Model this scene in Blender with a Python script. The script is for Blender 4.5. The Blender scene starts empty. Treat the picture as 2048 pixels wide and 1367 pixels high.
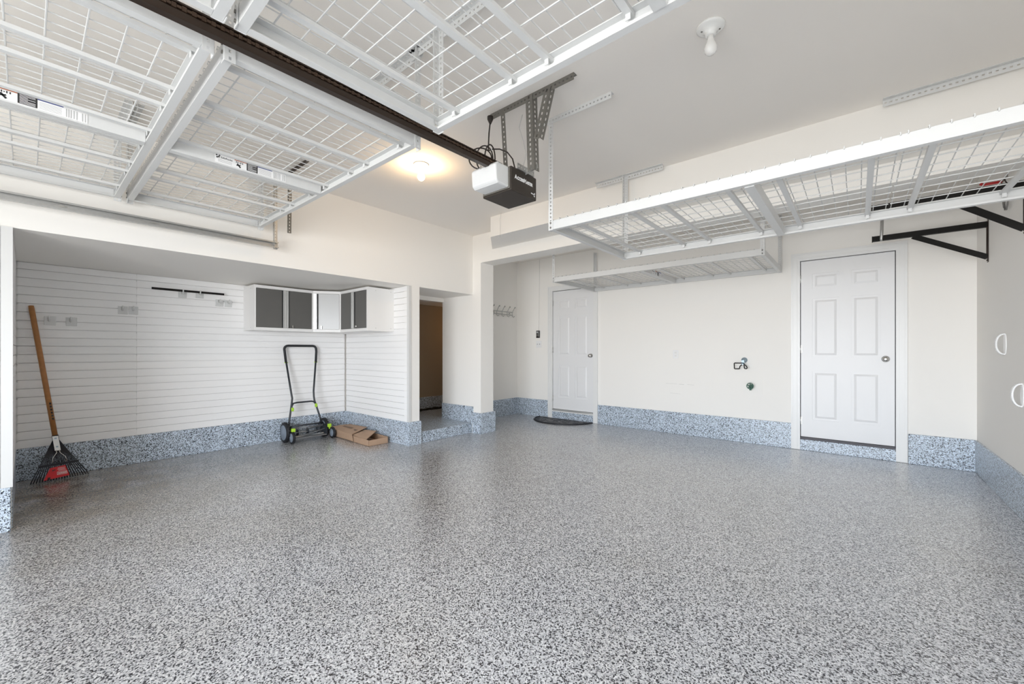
import bpy, math, random
from mathutils import Vector, Matrix
random.seed(7)
S = bpy.context.scene
COL = S.collection

# ------------------------------------------------------------------ camera, sky, exposure
cam_d = bpy.data.cameras.new('camera')
cam_d.sensor_fit = 'HORIZONTAL'; cam_d.sensor_width = 36.0
cam_d.lens = 819.6 / 2048 * 36.0
cam_d.shift_y = (701.46 - 683.5) / 2048
cam_d.clip_start = 0.02
cam = bpy.data.objects.new('camera', cam_d); COL.objects.link(cam)
cam.location = (0, 0, 1.155); cam.rotation_euler = (math.pi/2, 0, math.radians(40.13))
S.camera = cam
S.view_settings.view_transform = 'Standard'; S.view_settings.look = 'None'
S.view_settings.gamma = 1.0; S.view_settings.exposure = 0.0
S.view_settings.use_curve_mapping = False
try:
    S.cycles.use_denoising = True
    S.cycles.max_bounces = 14; S.cycles.diffuse_bounces = 10; S.cycles.glossy_bounces = 4
    S.cycles.sample_clamp_indirect = 6.0
except Exception: pass
w = bpy.data.worlds.new('sky'); S.world = w; w.use_nodes = True
bg = w.node_tree.nodes['Background']
bg.inputs[1].default_value = 18.8
# daylight: bluish sky above the horizon, bright sunlit driveway below it
_n = w.node_tree.nodes.new; _l = w.node_tree.links.new
_tc = _n('ShaderNodeTexCoord'); _sx = _n('ShaderNodeSeparateXYZ'); _l(_tc.outputs['Generated'], _sx.inputs[0])
_rp = _n('ShaderNodeValToRGB'); _mr = _n('ShaderNodeMapRange'); _mr.inputs[1].default_value = -1.0; _mr.inputs[2].default_value = 1.0
_l(_sx.outputs['Z'], _mr.inputs[0]); _l(_mr.outputs[0], _rp.inputs[0]); _l(_rp.outputs[0], bg.inputs[0])
_e = _rp.color_ramp.elements                     # position = (sin(elevation)+1)/2; hazy bright horizon, darker zenith
_e[0].position = 0.0; _e[0].color = (0.20, 0.20, 0.195, 1); _e[1].position = 1.0; _e[1].color = (0.13, 0.15, 0.18, 1)
for _p, _c in ((0.38, (0.45, 0.45, 0.44)), (0.47, (0.90, 0.90, 0.90)), (0.53, (1.02, 1.09, 1.17)), (0.61, (0.82, 0.91, 1.02)), (0.70, (0.32, 0.35, 0.40))):
    _x = _e.new(_p); _x.color = (*_c, 1)
# the wide open garage door behind the camera: a portal that only guides sky light through it
pl = bpy.data.lights.new('door_opening_portal', 'AREA'); pl.shape = 'RECTANGLE'
pl.size = 3.05; pl.size_y = 2.12
po = bpy.data.objects.new('door_opening_portal', pl); COL.objects.link(po)
po.location = (-0.70, -2.42, 1.04); po.rotation_euler = (math.pi/2, 0, 0)
try: pl.cycles.is_portal = True
except Exception: pass

# ------------------------------------------------------------------ materials
def mat(name, col, rough=0.6, metal=0.0, spec=0.5, emit=None, estr=0.0, coat=0.0, trans=0.0, bump=0.0, bscale=40.0, var=0.0):
    m = bpy.data.materials.new(name); m.use_nodes = True
    nt = m.node_tree; b = nt.nodes['Principled BSDF']
    b.inputs['Base Color'].default_value = (*col, 1); b.inputs['Roughness'].default_value = rough
    b.inputs['Metallic'].default_value = metal; b.inputs['Specular IOR Level'].default_value = spec
    b.inputs['Coat Weight'].default_value = coat; b.inputs['Transmission Weight'].default_value = trans
    if emit:
        b.inputs['Emission Color'].default_value = (*emit, 1); b.inputs['Emission Strength'].default_value = estr
    tc = nt.nodes.new('ShaderNodeTexCoord')
    n = nt.nodes.new('ShaderNodeTexNoise'); n.inputs['Scale'].default_value = bscale; n.inputs['Detail'].default_value = 4
    nt.links.new(tc.outputs['Object'], n.inputs['Vector'])
    if bump:
        bp = nt.nodes.new('ShaderNodeBump'); bp.inputs['Strength'].default_value = bump; bp.inputs['Distance'].default_value = 0.002
        nt.links.new(n.outputs['Fac'], bp.inputs['Height']); nt.links.new(bp.outputs['Normal'], b.inputs['Normal'])
    if var:
        mx = nt.nodes.new('ShaderNodeMix'); mx.data_type = 'RGBA'
        mx.inputs[6].default_value = (*[c*(1-var) for c in col], 1); mx.inputs[7].default_value = (*[min(1, c*(1+var)) for c in col], 1)
        nt.links.new(n.outputs['Fac'], mx.inputs[0]); nt.links.new(mx.outputs[2], b.inputs['Base Color'])
    return m

def flake(name, scale, rough, tint, bumpd=0.15, stains_and_shade=False, lift=1.0):
    m = bpy.data.materials.new(name); m.use_nodes = True
    nt = m.node_tree; N = nt.nodes.new; L = nt.links.new; b = nt.nodes['Principled BSDF']
    tc = N('ShaderNodeTexCoord')
    v = N('ShaderNodeTexVoronoi'); v.inputs['Scale'].default_value = scale
    v.inputs['Randomness'].default_value = 1.0
    L(tc.outputs['Object'], v.inputs['Vector'])
    sep = N('ShaderNodeSeparateColor'); L(v.outputs['Color'], sep.inputs[0])
    r = N('ShaderNodeValToRGB'); r.color_ramp.interpolation = 'CONSTANT'
    els = [(0.0, (0.022, 0.025, 0.034)), (0.21, (0.25, 0.255, 0.27)), (0.35, (0.51, 0.52, 0.54)), (0.60, (0.62, 0.63, 0.65)), (0.86, (0.80, 0.81, 0.82))]
    e = r.color_ramp.elements
    e[0].position = 0; e[0].color = (*els[0][1], 1); e[1].position = els[1][0]; e[1].color = (*els[1][1], 1)
    for p, c in els[2:]:
        x = e.new(p); x.color = (*c, 1)
    L(sep.outputs[0], r.inputs[0])
    tm = N('ShaderNodeMix'); tm.data_type = 'RGBA'; tm.blend_type = 'MULTIPLY'; tm.inputs[0].default_value = 1
    L(r.outputs[0], tm.inputs[6]); tm.inputs[7].default_value = (*tint, 1)
    out = tm.outputs[2]
    if stains_and_shade:
        # faint tyre dirt over the whole floor, and the rusty brown stain in front of the rake
        n = N('ShaderNodeTexNoise'); n.inputs['Scale'].default_value = 1.7; n.inputs['Detail'].default_value = 5
        L(tc.outputs['Object'], n.inputs['Vector'])
        mr = N('ShaderNodeMapRange'); mr.inputs[1].default_value = 0.50; mr.inputs[2].default_value = 0.74; mr.inputs[4].default_value = 0.22
        L(n.outputs['Fac'], mr.inputs[0])
        d = N('ShaderNodeMix'); d.data_type = 'RGBA'; d.blend_type = 'MULTIPLY'
        L(mr.outputs[0], d.inputs[0]); L(out, d.inputs[6]); d.inputs[7].default_value = (0.78, 0.72, 0.60, 1)
        out = d.outputs[2]
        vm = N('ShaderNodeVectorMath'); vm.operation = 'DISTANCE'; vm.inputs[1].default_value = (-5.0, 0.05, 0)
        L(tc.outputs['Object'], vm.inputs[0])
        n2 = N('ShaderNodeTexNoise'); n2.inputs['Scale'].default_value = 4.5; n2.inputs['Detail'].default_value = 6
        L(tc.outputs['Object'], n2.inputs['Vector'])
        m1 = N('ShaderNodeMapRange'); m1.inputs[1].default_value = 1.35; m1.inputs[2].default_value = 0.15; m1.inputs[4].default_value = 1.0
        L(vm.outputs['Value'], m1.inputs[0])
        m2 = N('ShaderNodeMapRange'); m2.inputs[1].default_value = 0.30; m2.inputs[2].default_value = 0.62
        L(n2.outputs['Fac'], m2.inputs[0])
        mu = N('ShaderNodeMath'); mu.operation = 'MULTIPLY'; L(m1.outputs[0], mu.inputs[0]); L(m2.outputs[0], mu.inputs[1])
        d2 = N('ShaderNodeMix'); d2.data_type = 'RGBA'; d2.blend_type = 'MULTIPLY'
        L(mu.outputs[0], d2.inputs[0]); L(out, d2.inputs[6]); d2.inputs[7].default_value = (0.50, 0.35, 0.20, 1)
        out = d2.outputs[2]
        # painted-in shade: colour dims towards the alcove corner, broken up by noise
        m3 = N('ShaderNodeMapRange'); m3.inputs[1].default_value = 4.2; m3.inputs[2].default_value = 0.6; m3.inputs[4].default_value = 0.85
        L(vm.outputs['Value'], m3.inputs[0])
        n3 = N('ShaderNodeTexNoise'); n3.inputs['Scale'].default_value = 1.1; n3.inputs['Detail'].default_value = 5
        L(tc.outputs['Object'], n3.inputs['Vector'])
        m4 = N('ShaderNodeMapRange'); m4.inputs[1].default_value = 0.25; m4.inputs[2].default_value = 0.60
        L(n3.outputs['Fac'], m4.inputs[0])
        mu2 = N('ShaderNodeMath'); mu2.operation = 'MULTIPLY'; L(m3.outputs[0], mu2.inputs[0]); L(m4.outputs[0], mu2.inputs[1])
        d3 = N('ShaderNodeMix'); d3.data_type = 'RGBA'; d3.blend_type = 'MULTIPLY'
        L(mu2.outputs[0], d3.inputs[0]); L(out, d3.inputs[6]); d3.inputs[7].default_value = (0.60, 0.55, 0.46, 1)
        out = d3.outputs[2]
    L(out, b.inputs['Base Color'])
    b.inputs['Roughness'].default_value = rough; b.inputs['Specular IOR Level'].default_value = 0.5
    b.inputs['Coat Weight'].default_value = 0.6 if stains_and_shade else 0.2; b.inputs['Coat Roughness'].default_value = 0.22
    bp = N('ShaderNodeBump'); bp.inputs['Strength'].default_value = bumpd; bp.inputs['Distance'].default_value = 0.001
    L(sep.outputs[1], bp.inputs['Height']); L(bp.outputs['Normal'], b.inputs['Normal'])
    return m

M = {}
M['wall'] = mat('wall_paint', (0.86, 0.84, 0.805), 0.75, bump=0.06, bscale=180)
M['ceil'] = mat('ceiling_paint', (0.88, 0.845, 0.80), 0.85, bump=0.06, bscale=160)
M['trim'] = mat('white_trim_paint', (0.79, 0.79, 0.78), 0.35)
M['door'] = mat('white_door_paint', (0.78, 0.78, 0.785), 0.4)
M['slat'] = mat('white_slat_plastic', (0.86, 0.855, 0.85), 0.42)
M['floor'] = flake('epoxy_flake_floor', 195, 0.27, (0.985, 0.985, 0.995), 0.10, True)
M['curb'] = flake('epoxy_flake_curb', 165, 0.30, (0.92, 1.03, 1.14), 0.10)  # bluish tint puts reflected sky light into the curb colour
M['rack'] = mat('white_powder_coat', (0.66, 0.665, 0.66), 0.38)
M['galv'] = mat('galvanised_steel', (0.50, 0.50, 0.49), 0.38, metal=0.85, var=0.12, bscale=60)
M['darksteel'] = mat('grey_punched_steel', (0.23, 0.22, 0.20), 0.45, metal=0.7, var=0.15, bscale=70)
M['black'] = mat('black_paint', (0.009, 0.008, 0.007), 0.55, spec=0.2)
M['rail'] = mat('brown_black_rail', (0.035, 0.022, 0.015), 0.33, metal=0.3)
M['chain'] = mat('rusty_chain', (0.060, 0.034, 0.020), 0.45, metal=0.3)
M['housing'] = mat('brown_black_housing', (0.030, 0.022, 0.016), 0.5, bump=0.1)
M['lens'] = mat('milky_plastic', (0.70, 0.71, 0.71), 0.35, trans=0.0)
M['white'] = mat('white_print', (0.85, 0.85, 0.85), 0.6)
M['ink'] = mat('dark_print', (0.02, 0.02, 0.02), 0.6)
M['blue'] = mat('blue_print', (0.03, 0.05, 0.25), 0.6)
M['orange'] = mat('orange_print', (0.45, 0.12, 0.04), 0.6)
M['greyprint'] = mat('grey_print', (0.45, 0.45, 0.45), 0.6)
M['chrome'] = mat('satin_nickel', (0.62, 0.61, 0.59), 0.22, metal=1.0)
M['bulb_on'] = mat('lit_bulb_glass', (1, 0.95, 0.85), 0.3, emit=(1.0, 0.68, 0.36), estr=170)
M['bulb_off'] = mat('unlit_bulb_glass', (0.86, 0.85, 0.83), 0.15)
M['porcelain'] = mat('white_porcelain', (0.84, 0.84, 0.82), 0.22)
M['wood'] = mat('ash_handle', (0.36, 0.155, 0.045), 0.45, var=0.25, bscale=30)
M['red'] = mat('red_card', (0.62, 0.012, 0.02), 0.5)
M['rakeblack'] = mat('black_rake_steel', (0.012, 0.012, 0.02), 0.35)
M['card'] = mat('brown_cardboard', (0.43, 0.285, 0.19), 0.85, var=0.08, bscale=14)
M['cardink'] = mat('faded_box_ink', (0.20, 0.14, 0.10), 0.85)
M['tube'] = mat('dark_slate_tube', (0.020, 0.024, 0.030), 0.38)
M['rubber'] = mat('black_rubber', (0.012, 0.013, 0.016), 0.6)
M['hub'] = mat('grey_wheel_hub', (0.20, 0.235, 0.28), 0.5)
M['lime'] = mat('lime_plastic', (0.42, 0.68, 0.04), 0.45)
M['steelblade'] = mat('blade_steel', (0.30, 0.31, 0.32), 0.35, metal=0.8)
M['cabdoor'] = mat('grey_cabinet_door', (0.115, 0.112, 0.105), 0.32, spec=0.6)
M['silverdoor'] = mat('brushed_metal_door', (0.52, 0.52, 0.515), 0.30, spec=0.5)
M['cabwhite'] = mat('white_cabinet_steel', (0.80, 0.79, 0.775), 0.4)
M['alu'] = mat('aluminium_pull', (0.62, 0.62, 0.61), 0.3, metal=0.6)
M['clear'] = mat('frosted_plastic', (0.64, 0.645, 0.64), 0.25)
M['mat'] = mat('black_rubber_mat', (0.016, 0.017, 0.022), 0.55)
M['matmark'] = mat('worn_mat_pattern', (0.20, 0.20, 0.21), 0.6)
M['bluegrey'] = mat('blue_grey_zinc', (0.30, 0.38, 0.44), 0.35, metal=0.5)
M['green'] = mat('oxidised_green_brass', (0.08, 0.17, 0.13), 0.5, metal=0.3)
M['wallmark'] = mat('grey_scuff', (0.67, 0.66, 0.64), 0.8)
M['cord'] = mat('black_cord', (0.022, 0.015, 0.012), 0.5)
M['whitewire'] = mat('white_bell_wire', (0.62, 0.61, 0.59), 0.6)
M['greycord'] = mat('grey_cord', (0.22, 0.21, 0.20), 0.6)
M['redrubber'] = mat('red_vinyl', (0.60, 0.03, 0.03), 0.4)
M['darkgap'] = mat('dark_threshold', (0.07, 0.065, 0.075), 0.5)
M['screen'] = mat('dark_keypad', (0.03, 0.025, 0.025), 0.3)
M['clearw'] = mat('white_handle_plastic', (0.84, 0.84, 0.84), 0.25)
M['tan'] = mat('tan_hall_paint', (0.36, 0.29, 0.21), 0.8, bump=0.06, bscale=160)  # brown colour stands in for the dim warm shade of the hall
M['pvc'] = mat('off_white_pvc_trim', (0.66, 0.66, 0.65), 0.4)
M['concrete'] = mat('pale_concrete', (0.55, 0.54, 0.51), 0.9, bump=0.3, var=0.08)

# ------------------------------------------------------------------ mesh helpers
WM = {}
class MB:
    def __init__(s): s.v = []; s.f = []; s.m = []; s.sm = []; s.cur = 0; s.smooth = False
    def _add(s, vs, fs):
        o = len(s.v); s.v += [tuple(p) for p in vs]
        for f in fs: s.f.append([o+i for i in f]); s.m.append(s.cur); s.sm.append(s.smooth)
        return s
    def box(s, x0, x1, y0, y1, z0, z1):
        x0, x1 = min(x0, x1), max(x0, x1); y0, y1 = min(y0, y1), max(y0, y1); z0, z1 = min(z0, z1), max(z0, z1)
        return s._add([(x0,y0,z0),(x1,y0,z0),(x1,y1,z0),(x0,y1,z0),(x0,y0,z1),(x1,y0,z1),(x1,y1,z1),(x0,y1,z1)],
                      [(3,2,1,0),(4,5,6,7),(0,1,5,4),(1,2,6,5),(2,3,7,6),(3,0,4,7)])
    def obox(s, c, ax, ay, az, hx, hy, hz):
        c = Vector(c); ax = Vector(ax).normalized()*hx; ay = Vector(ay).normalized()*hy; az = Vector(az).normalized()*hz
        vs = [c+ax*i+ay*j+az*k for k in (-1, 1) for (i, j) in ((-1,-1),(1,-1),(1,1),(-1,1))]
        return s._add(vs, [(3,2,1,0),(4,5,6,7),(0,1,5,4),(1,2,6,5),(2,3,7,6),(3,0,4,7)])
    def bar(s, a, b, wdir, w, t):           # flat bar from a to b, width w along wdir, thickness t across
        a = Vector(a); b = Vector(b); d = (b-a); L = d.length; d.normalize()
        wd = Vector(wdir); wd = (wd - d*wd.dot(d)).normalized()
        return s.obox((a+b)/2, d, wd, d.cross(wd), L/2, w/2, t/2)
    def poly(s, pts, off):                   # prism: polygon pts extruded by vector off
        n = len(pts); off = Vector(off); P = [Vector(p) for p in pts]
        vs = P + [p+off for p in P]
        fs = [tuple(reversed(range(n))), tuple(range(n, 2*n))] + [(i, (i+1) % n, n+(i+1) % n, n+i) for i in range(n)]
        return s._add(vs, fs)
    def tube(s, pts, r, n=8, closed=False, caps=True):
        P = [Vector(p) for p in pts]; k = len(P); rings = []
        up = Vector((0, 0, 1)); T0 = (P[1]-P[0]).normalized()
        if abs(T0.dot(up)) > 0.9: up = Vector((1, 0, 0))
        u = (up - T0*up.dot(T0)).normalized()
        for i in range(k):
            if closed: t = (P[(i+1) % k]-P[i-1]).normalized()
            else: t = ((P[min(i+1, k-1)]-P[max(i-1, 0)])).normalized()
            u = (u - t*u.dot(t));
            if u.length < 1e-6: u = t.orthogonal()
            u.normalize(); w_ = t.cross(u)
            rr = r[i] if isinstance(r, (list, tuple)) else r
            rings.append([P[i]+u*math.cos(2*math.pi*j/n)*rr+w_*math.sin(2*math.pi*j/n)*rr for j in range(n)])
        vs = [p for R in rings for p in R]; fs = []
        for i in range(k if closed else k-1):
            a = i*n; b = ((i+1) % k)*n
            for j in range(n): fs.append((a+j, a+(j+1) % n, b+(j+1) % n, b+j))
        if caps and not closed:
            fs.append(tuple(reversed(range(n)))); fs.append(tuple(range((k-1)*n, k*n)))
        sm = s.smooth; s.smooth = n > 5; s._add(vs, fs); s.smooth = sm
        return s
    def lathe(s, c, axis, prof, n=20):       # prof: list of (distance along axis, radius)
        c = Vector(c); a = Vector(axis).normalized(); u = a.orthogonal().normalized(); w_ = a.cross(u)
        vs = []; fs = []
        for (h, r) in prof:
            for j in range(n):
                an = 2*math.pi*j/n
                vs.append(c+a*h+(u*math.cos(an)+w_*math.sin(an))*max(r, 1e-5))
        for i in range(len(prof)-1):
            for j in range(n): fs.append((i*n+j, i*n+(j+1) % n, (i+1)*n+(j+1) % n, (i+1)*n+j))
        fs.append(tuple(reversed(range(n)))); fs.append(tuple(range((len(prof)-1)*n, len(prof)*n)))
        sm = s.smooth; s.smooth = True; s._add(vs, fs); s.smooth = sm
        return s
    def cyl(s, a, b, r, n=16):
        a = Vector(a); b = Vector(b); d = b-a
        return s.lathe(a, d, [(0, r), (d.length, r)], n)
    def perf(s, a, b, wdir, w, t=0.003, hole=0.011, pitch=0.027, slot=1.3):   # punched strip with real holes
        a = Vector(a); b = Vector(b); d = b-a; L = d.length; d.normalize()
        wd = Vector(wdir); wd = (wd - d*wd.dot(d)).normalized(); side = (w-hole)/2
        for q in (-1, 1):
            o = wd*q*(hole/2+side/2); s.bar(a+o, b+o, wd, side, t)
        n = max(1, int(L/pitch)); p = L/n; hl = min(hole*slot, p*0.6)
        for i in range(n+1):
            c0 = max(0, i*p-(p-hl)/2); c1 = min(L, i*p+(p-hl)/2)
            s.bar(a+d*c0, a+d*c1, wd, hole, t)
        return s
    def angle(s, a, b, d1, d2, w1, w2, t=0.003, hole=0.011, pitch=0.027):   # punched angle iron; a-b is the corner edge
        a = Vector(a); b = Vector(b); d1 = Vector(d1); d2 = Vector(d2)
        s.perf(a+d1*w1/2, b+d1*w1/2, d1, w1, t, hole, pitch); s.perf(a+d2*w2/2, b+d2*w2/2, d2, w2, t, hole, pitch)
        return s
    def build(s, name, m, parent=None, local=False, bevel=0.0, origin=None):
        me = bpy.data.meshes.new(name)
        if parent is not None:
            mw = WM.get(parent.name, Matrix.Identity(4))
            V = [Vector(p) for p in s.v] if local else [mw.inverted() @ Vector(p) for p in s.v]
            o_loc = None
        else:
            if origin is None:
                xs = [p[0] for p in s.v]; ys = [p[1] for p in s.v]; zs = [p[2] for p in s.v]
                origin = ((min(xs)+max(xs))/2, (min(ys)+max(ys))/2, min(zs))
            o_loc = Vector(origin); V = [Vector(p)-o_loc for p in s.v]
        me.from_pydata([tuple(p) for p in V], [], s.f)
        ms = m if isinstance(m, (list, tuple)) else [m]
        for x in ms: me.materials.append(x)
        me.polygons.foreach_set('material_index', s.m); me.polygons.foreach_set('use_smooth', s.sm)
        me.validate(); me.update()
        o = bpy.data.objects.new(name, me); COL.objects.link(o)
        if parent is not None:
            o.parent = parent; WM[o.name] = WM.get(parent.name, Matrix.Identity(4))
        else:
            o.location = o_loc; WM[o.name] = Matrix.Translation(o_loc)
        if bevel:
            b = o.modifiers.new('edge', 'BEVEL'); b.width = bevel; b.segments = 2; b.limit_method = 'ANGLE'; b.angle_limit = 0.7
        return o

def thing(name, label, cat, loc=(0, 0, 0), rotz=0.0, group=None):
    o = bpy.data.objects.new(name, None); COL.objects.link(o); o.empty_display_size = 0.1
    o.location = loc; o.rotation_euler = (0, 0, rotz)
    WM[o.name] = Matrix.Translation(Vector(loc)) @ Matrix.Rotation(rotz, 4, 'Z')
    return tag(o, label, cat, group)
def tag(o, label, cat, group=None, kind=None):
    o['label'] = label; o['category'] = cat
    if group: o['group'] = group
    if kind: o['kind'] = kind
    return o
def struct(o, label, cat): return tag(o, label, cat, None, 'structure')
def dup(root, loc, label, rotz=None):
    r = root.copy(); COL.objects.link(r); r.location = loc; r['label'] = label
    if rotz is not None: r.rotation_euler = (0, 0, rotz)
    for ch in list(root.children):
        c = ch.copy(); COL.objects.link(c); c.parent = r
        for g in list(ch.children):
            d = g.copy(); COL.objects.link(d); d.parent = c
    return r
def text(body, size, m, name, parent, origin, xdir, ydir, depth=0.0008, align='LEFT', sx=1.0, sy=1.0, bold=0.0):
    cu = bpy.data.curves.new('t', 'FONT'); cu.body = body; cu.size = size; cu.offset = bold; cu.extrude = depth; cu.align_x = align
    to = bpy.data.objects.new('t', cu); COL.objects.link(to)
    dg = bpy.context.evaluated_depsgraph_get(); dg.update()
    me = bpy.data.meshes.new_from_object(to.evaluated_get(dg))
    bpy.data.objects.remove(to)
    me.transform(Matrix.Diagonal((sx, sy, 1, 1)))
    X = Vector(xdir).normalized(); Y = Vector(ydir).normalized(); Z = X.cross(Y)
    mw = Matrix(((X.x, Y.x, Z.x, origin[0]), (X.y, Y.y, Z.y, origin[1]), (X.z, Y.z, Z.z, origin[2]), (0, 0, 0, 1)))
    pm = WM.get(parent.name, Matrix.Identity(4)).inverted() @ mw
    me.transform(pm); me.materials.clear(); me.materials.append(m)
    o = bpy.data.objects.new(name, me); COL.objects.link(o); o.parent = parent
    return o

# ------------------------------------------------------------------ dimensions
XL, XR, YB, H = -4.165, 0.873, 5.86, 2.777      # left wall, right wall, back wall, ceiling
XA = -5.70                                       # alcove back
YF = -2.30                                       # wall with the garage door, behind the camera
AY0, AY1, AZ = -0.06, 3.0, 1.95                  # alcove opening
PY0, PY1 = 3.155, 4.08                           # passage opening
BY0, BY1, BZ = 4.08, 4.335, 2.383                # dropped beam
CXR = -4.008                                     # right face of the column under the beam
XC = -4.82                                       # left wall of the recess behind the beam
T = 0.12

# ------------------------------------------------------------------ shell
b = MB(); b.box(-7.2, XR+T, YF-T, 8.0, -0.12, 0.0)
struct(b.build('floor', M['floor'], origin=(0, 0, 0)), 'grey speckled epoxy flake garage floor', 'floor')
b = MB(); b.box(-7.2, XR+T, YF-T, 8.0, H, H+0.1)
struct(b.build('ceiling', M['ceil']), 'off white plaster garage ceiling', 'ceiling')

b = MB()                                          # left wall: piers and the deep bulkhead over alcove and passage
b.box(XL-0.10, XL, YF, AY0, 0, AZ)                # pier by the garage door
b.box(XL-0.10, XL, AY1, PY0, 0, AZ)               # pier between alcove and passage
b.box(XL-0.10, XL, YF, PY1, AZ, H)                # bulkhead face
b.box(XA-0.15, XL-0.10, AY0-0.15, AY0-0.03, 0, AZ); b.box(XA-0.15, XL-0.16, AY1+0.03, AY1+0.07, 0, AZ); b.box(XA-0.15, XA-0.012, AY0-0.03, AY1+0.03, 0, AZ)
b.box(XA-0.15, XL-0.10, YF, PY1, AZ, AZ+0.1)       # its underside over alcove and passage
struct(b.build('wall_left', M['wall']), 'off white left wall with deep bulkhead over the slatted alcove', 'wall')
b = MB()                                          # passage walls
b.box(XC, CXR, PY1, BY1, 0.0, BZ)                 # column and the wall right of the passage
b.box(XL-0.6, XL-0.10, PY0-0.06, PY0, 0, AZ)      # hidden wall left of the passage
b.box(XC-0.02, XC+0.03, PY0, PY1, 1.892, AZ)      # low header inside
b.box(XC-1.2, XC-0.03, PY1-0.02, 5.6, AZ+0.004, AZ+0.08)
struct(b.build('wall_passage', M['wall']), 'off white column and wall beside the narrow passage', 'wall')
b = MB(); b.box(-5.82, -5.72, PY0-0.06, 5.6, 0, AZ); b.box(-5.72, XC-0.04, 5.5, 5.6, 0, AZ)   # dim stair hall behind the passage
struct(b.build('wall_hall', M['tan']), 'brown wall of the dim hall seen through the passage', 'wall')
hl = bpy.data.lights.new('hall_lamp', 'POINT'); hl.energy = 1.3; hl.color = (1.0, 0.55, 0.20); hl.shadow_soft_size = 0.06
ho = bpy.data.objects.new('hall_lamp', hl); COL.objects.link(ho); ho.location = (-5.25, 5.15, 1.55)
b = MB(); b.box(XC-0.1, XC, BY1, YB+T, 0, H); b.box(XC-0.1, CXR-0.01, BY1-0.02, BY1-0.002, 0, H)
struct(b.build('wall_recess', M['wall']), 'off white side wall of the recess with the coat hooks', 'wall')
b = MB(); b.box(XL-0.1, XR, BY0, BY1, BZ, H)      # beam across the garage
struct(b.build('trim_1', M['wall']), 'white plastered beam across the ceiling before the recess', 'beam')
b = MB(); b.poly([(-3.398, 3.63, 2.535), (XR, 3.63, 2.535), (XR, BY0, 2.535), (-3.79, BY0, 2.535)], (0, 0, H-2.535))
struct(b.build('trim_2', M['wall']), 'white plastered box bulkhead hanging in front of the beam', 'bulkhead')

# back wall with two door openings
D1 = (-0.508, 0.300)      # right door leaf
D2 = (-4.018, -3.240)     # left door leaf
DZ0, DZ1 = 0.155, 2.200
D2Z0, D2Z1 = 0.165, 2.175
b = MB()
b.box(XC-0.1, D2[0]-0.02, YB, YB+T, 0, H); b.box(D2[1]+0.02, D1[0]-0.02, YB, YB+T, 0, H); b.box(D1[1]+0.02, XR+T, YB, YB+T, 0, H)
for d, z0, z1 in ((D1, DZ0, DZ1), (D2, D2Z0, D2Z1)):
    b.box(d[0]-0.02, d[1]+0.02, YB, YB+T, z1+0.02, H); b.box(d[0]-0.02, d[1]+0.02, YB, YB+T, 0, z0-0.03)
struct(b.build('wall_back', M['wall']), 'off white back wall with two panelled doors', 'wall')
b = MB(); b.box(XR, XR+T, YF-T, YB, 0, H)
struct(b.build('wall_right', M['wall']), 'off white right wall with two white handles', 'wall')
b = MB(); b.box(XA, -2.2, YF-T, YF, 0, H); b.box(0.8, XR, YF-T, YF, 0, H); b.box(-2.2, 0.8, YF-T, YF, 2.08, H)
struct(b.build('wall_front', M['wall']), 'off white wall around the open garage door', 'wall')

# slat walls of the alcove: each slat a plank with a dark joint under it
def slats(name, label, along, a0, a1, fixed, out, n0=0.012, n1=0.012, seam=None):
    b = MB(); pitch = 0.0762; z = 0.287; g = 0.0048
    def bx(u0, u1, d0, d1, z0, z1):
        if along == 'y': b.box(fixed+out*d0, fixed+out*d1, u0, u1, z0, z1)
        else: b.box(u0, u1, fixed+out*d0, fixed+out*d1, z0, z1)
    while z < AZ-0.01:
        z1 = min(z+pitch, AZ)
        if z1-z < 0.02: break
        bx(a0, a1, 0, 0.018, z, z1-0.018 if z1-z > 0.04 else z1)          # body
        if seam:                                                           # panels butt with a hairline joint
            bx(a0+n0, seam-0.0012, 0.004, 0.022, z+0.001, z1-g); bx(seam+0.0012, a1-n1, 0.004, 0.022, z+0.001, z1-g)
        else: bx(a0+n0, a1-n1, 0.004, 0.022, z+0.001, z1-g)               # face, open slot ends at the corners
        z = z1
    bx(a0, a1, -0.01, 0.004, 0.28, AZ)
    return struct(b.build(name, M['slat']), label, 'wall')
slats('wall_alcove_back', 'white slatted plastic wall at the back of the alcove', 'y', AY0, AY1-0.02, XA, 1, seam=0.735)
slats('wall_alcove_right', 'white slatted plastic end wall beside the cardboard box', 'x', XA+0.02, XL-0.002, AY1+0.018, -1, 0.012, 0.0)
slats('wall_alcove_left', 'white slatted plastic end wall beside the rake', 'x', XA+0.02, XL-0.005, AY0-0.018, 1, 0.012, 0.0)
b = MB()
for k, (f0, f1, d) in enumerate(((0.14, 0.115, 0.012), (0.115, 0.109, 0.007), (0.109, 0.084, 0.012), (0.084, 0.078, 0.007), (0.078, 0.046, 0.012), (0.046, 0.040, 0.007), (0.040, -0.006, 0.018))):
    b.box(XL-0.02, XL+d, AY0-f0, AY0-f1, 0.283, AZ)
b.box(XL-0.03, XL+0.006, AY1-0.008, AY1+0.03, 0.29, AZ)
struct(b.build('trim_3', M['pvc']), 'white corner trim on the edges of the slatted alcove', 'trim')

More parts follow.
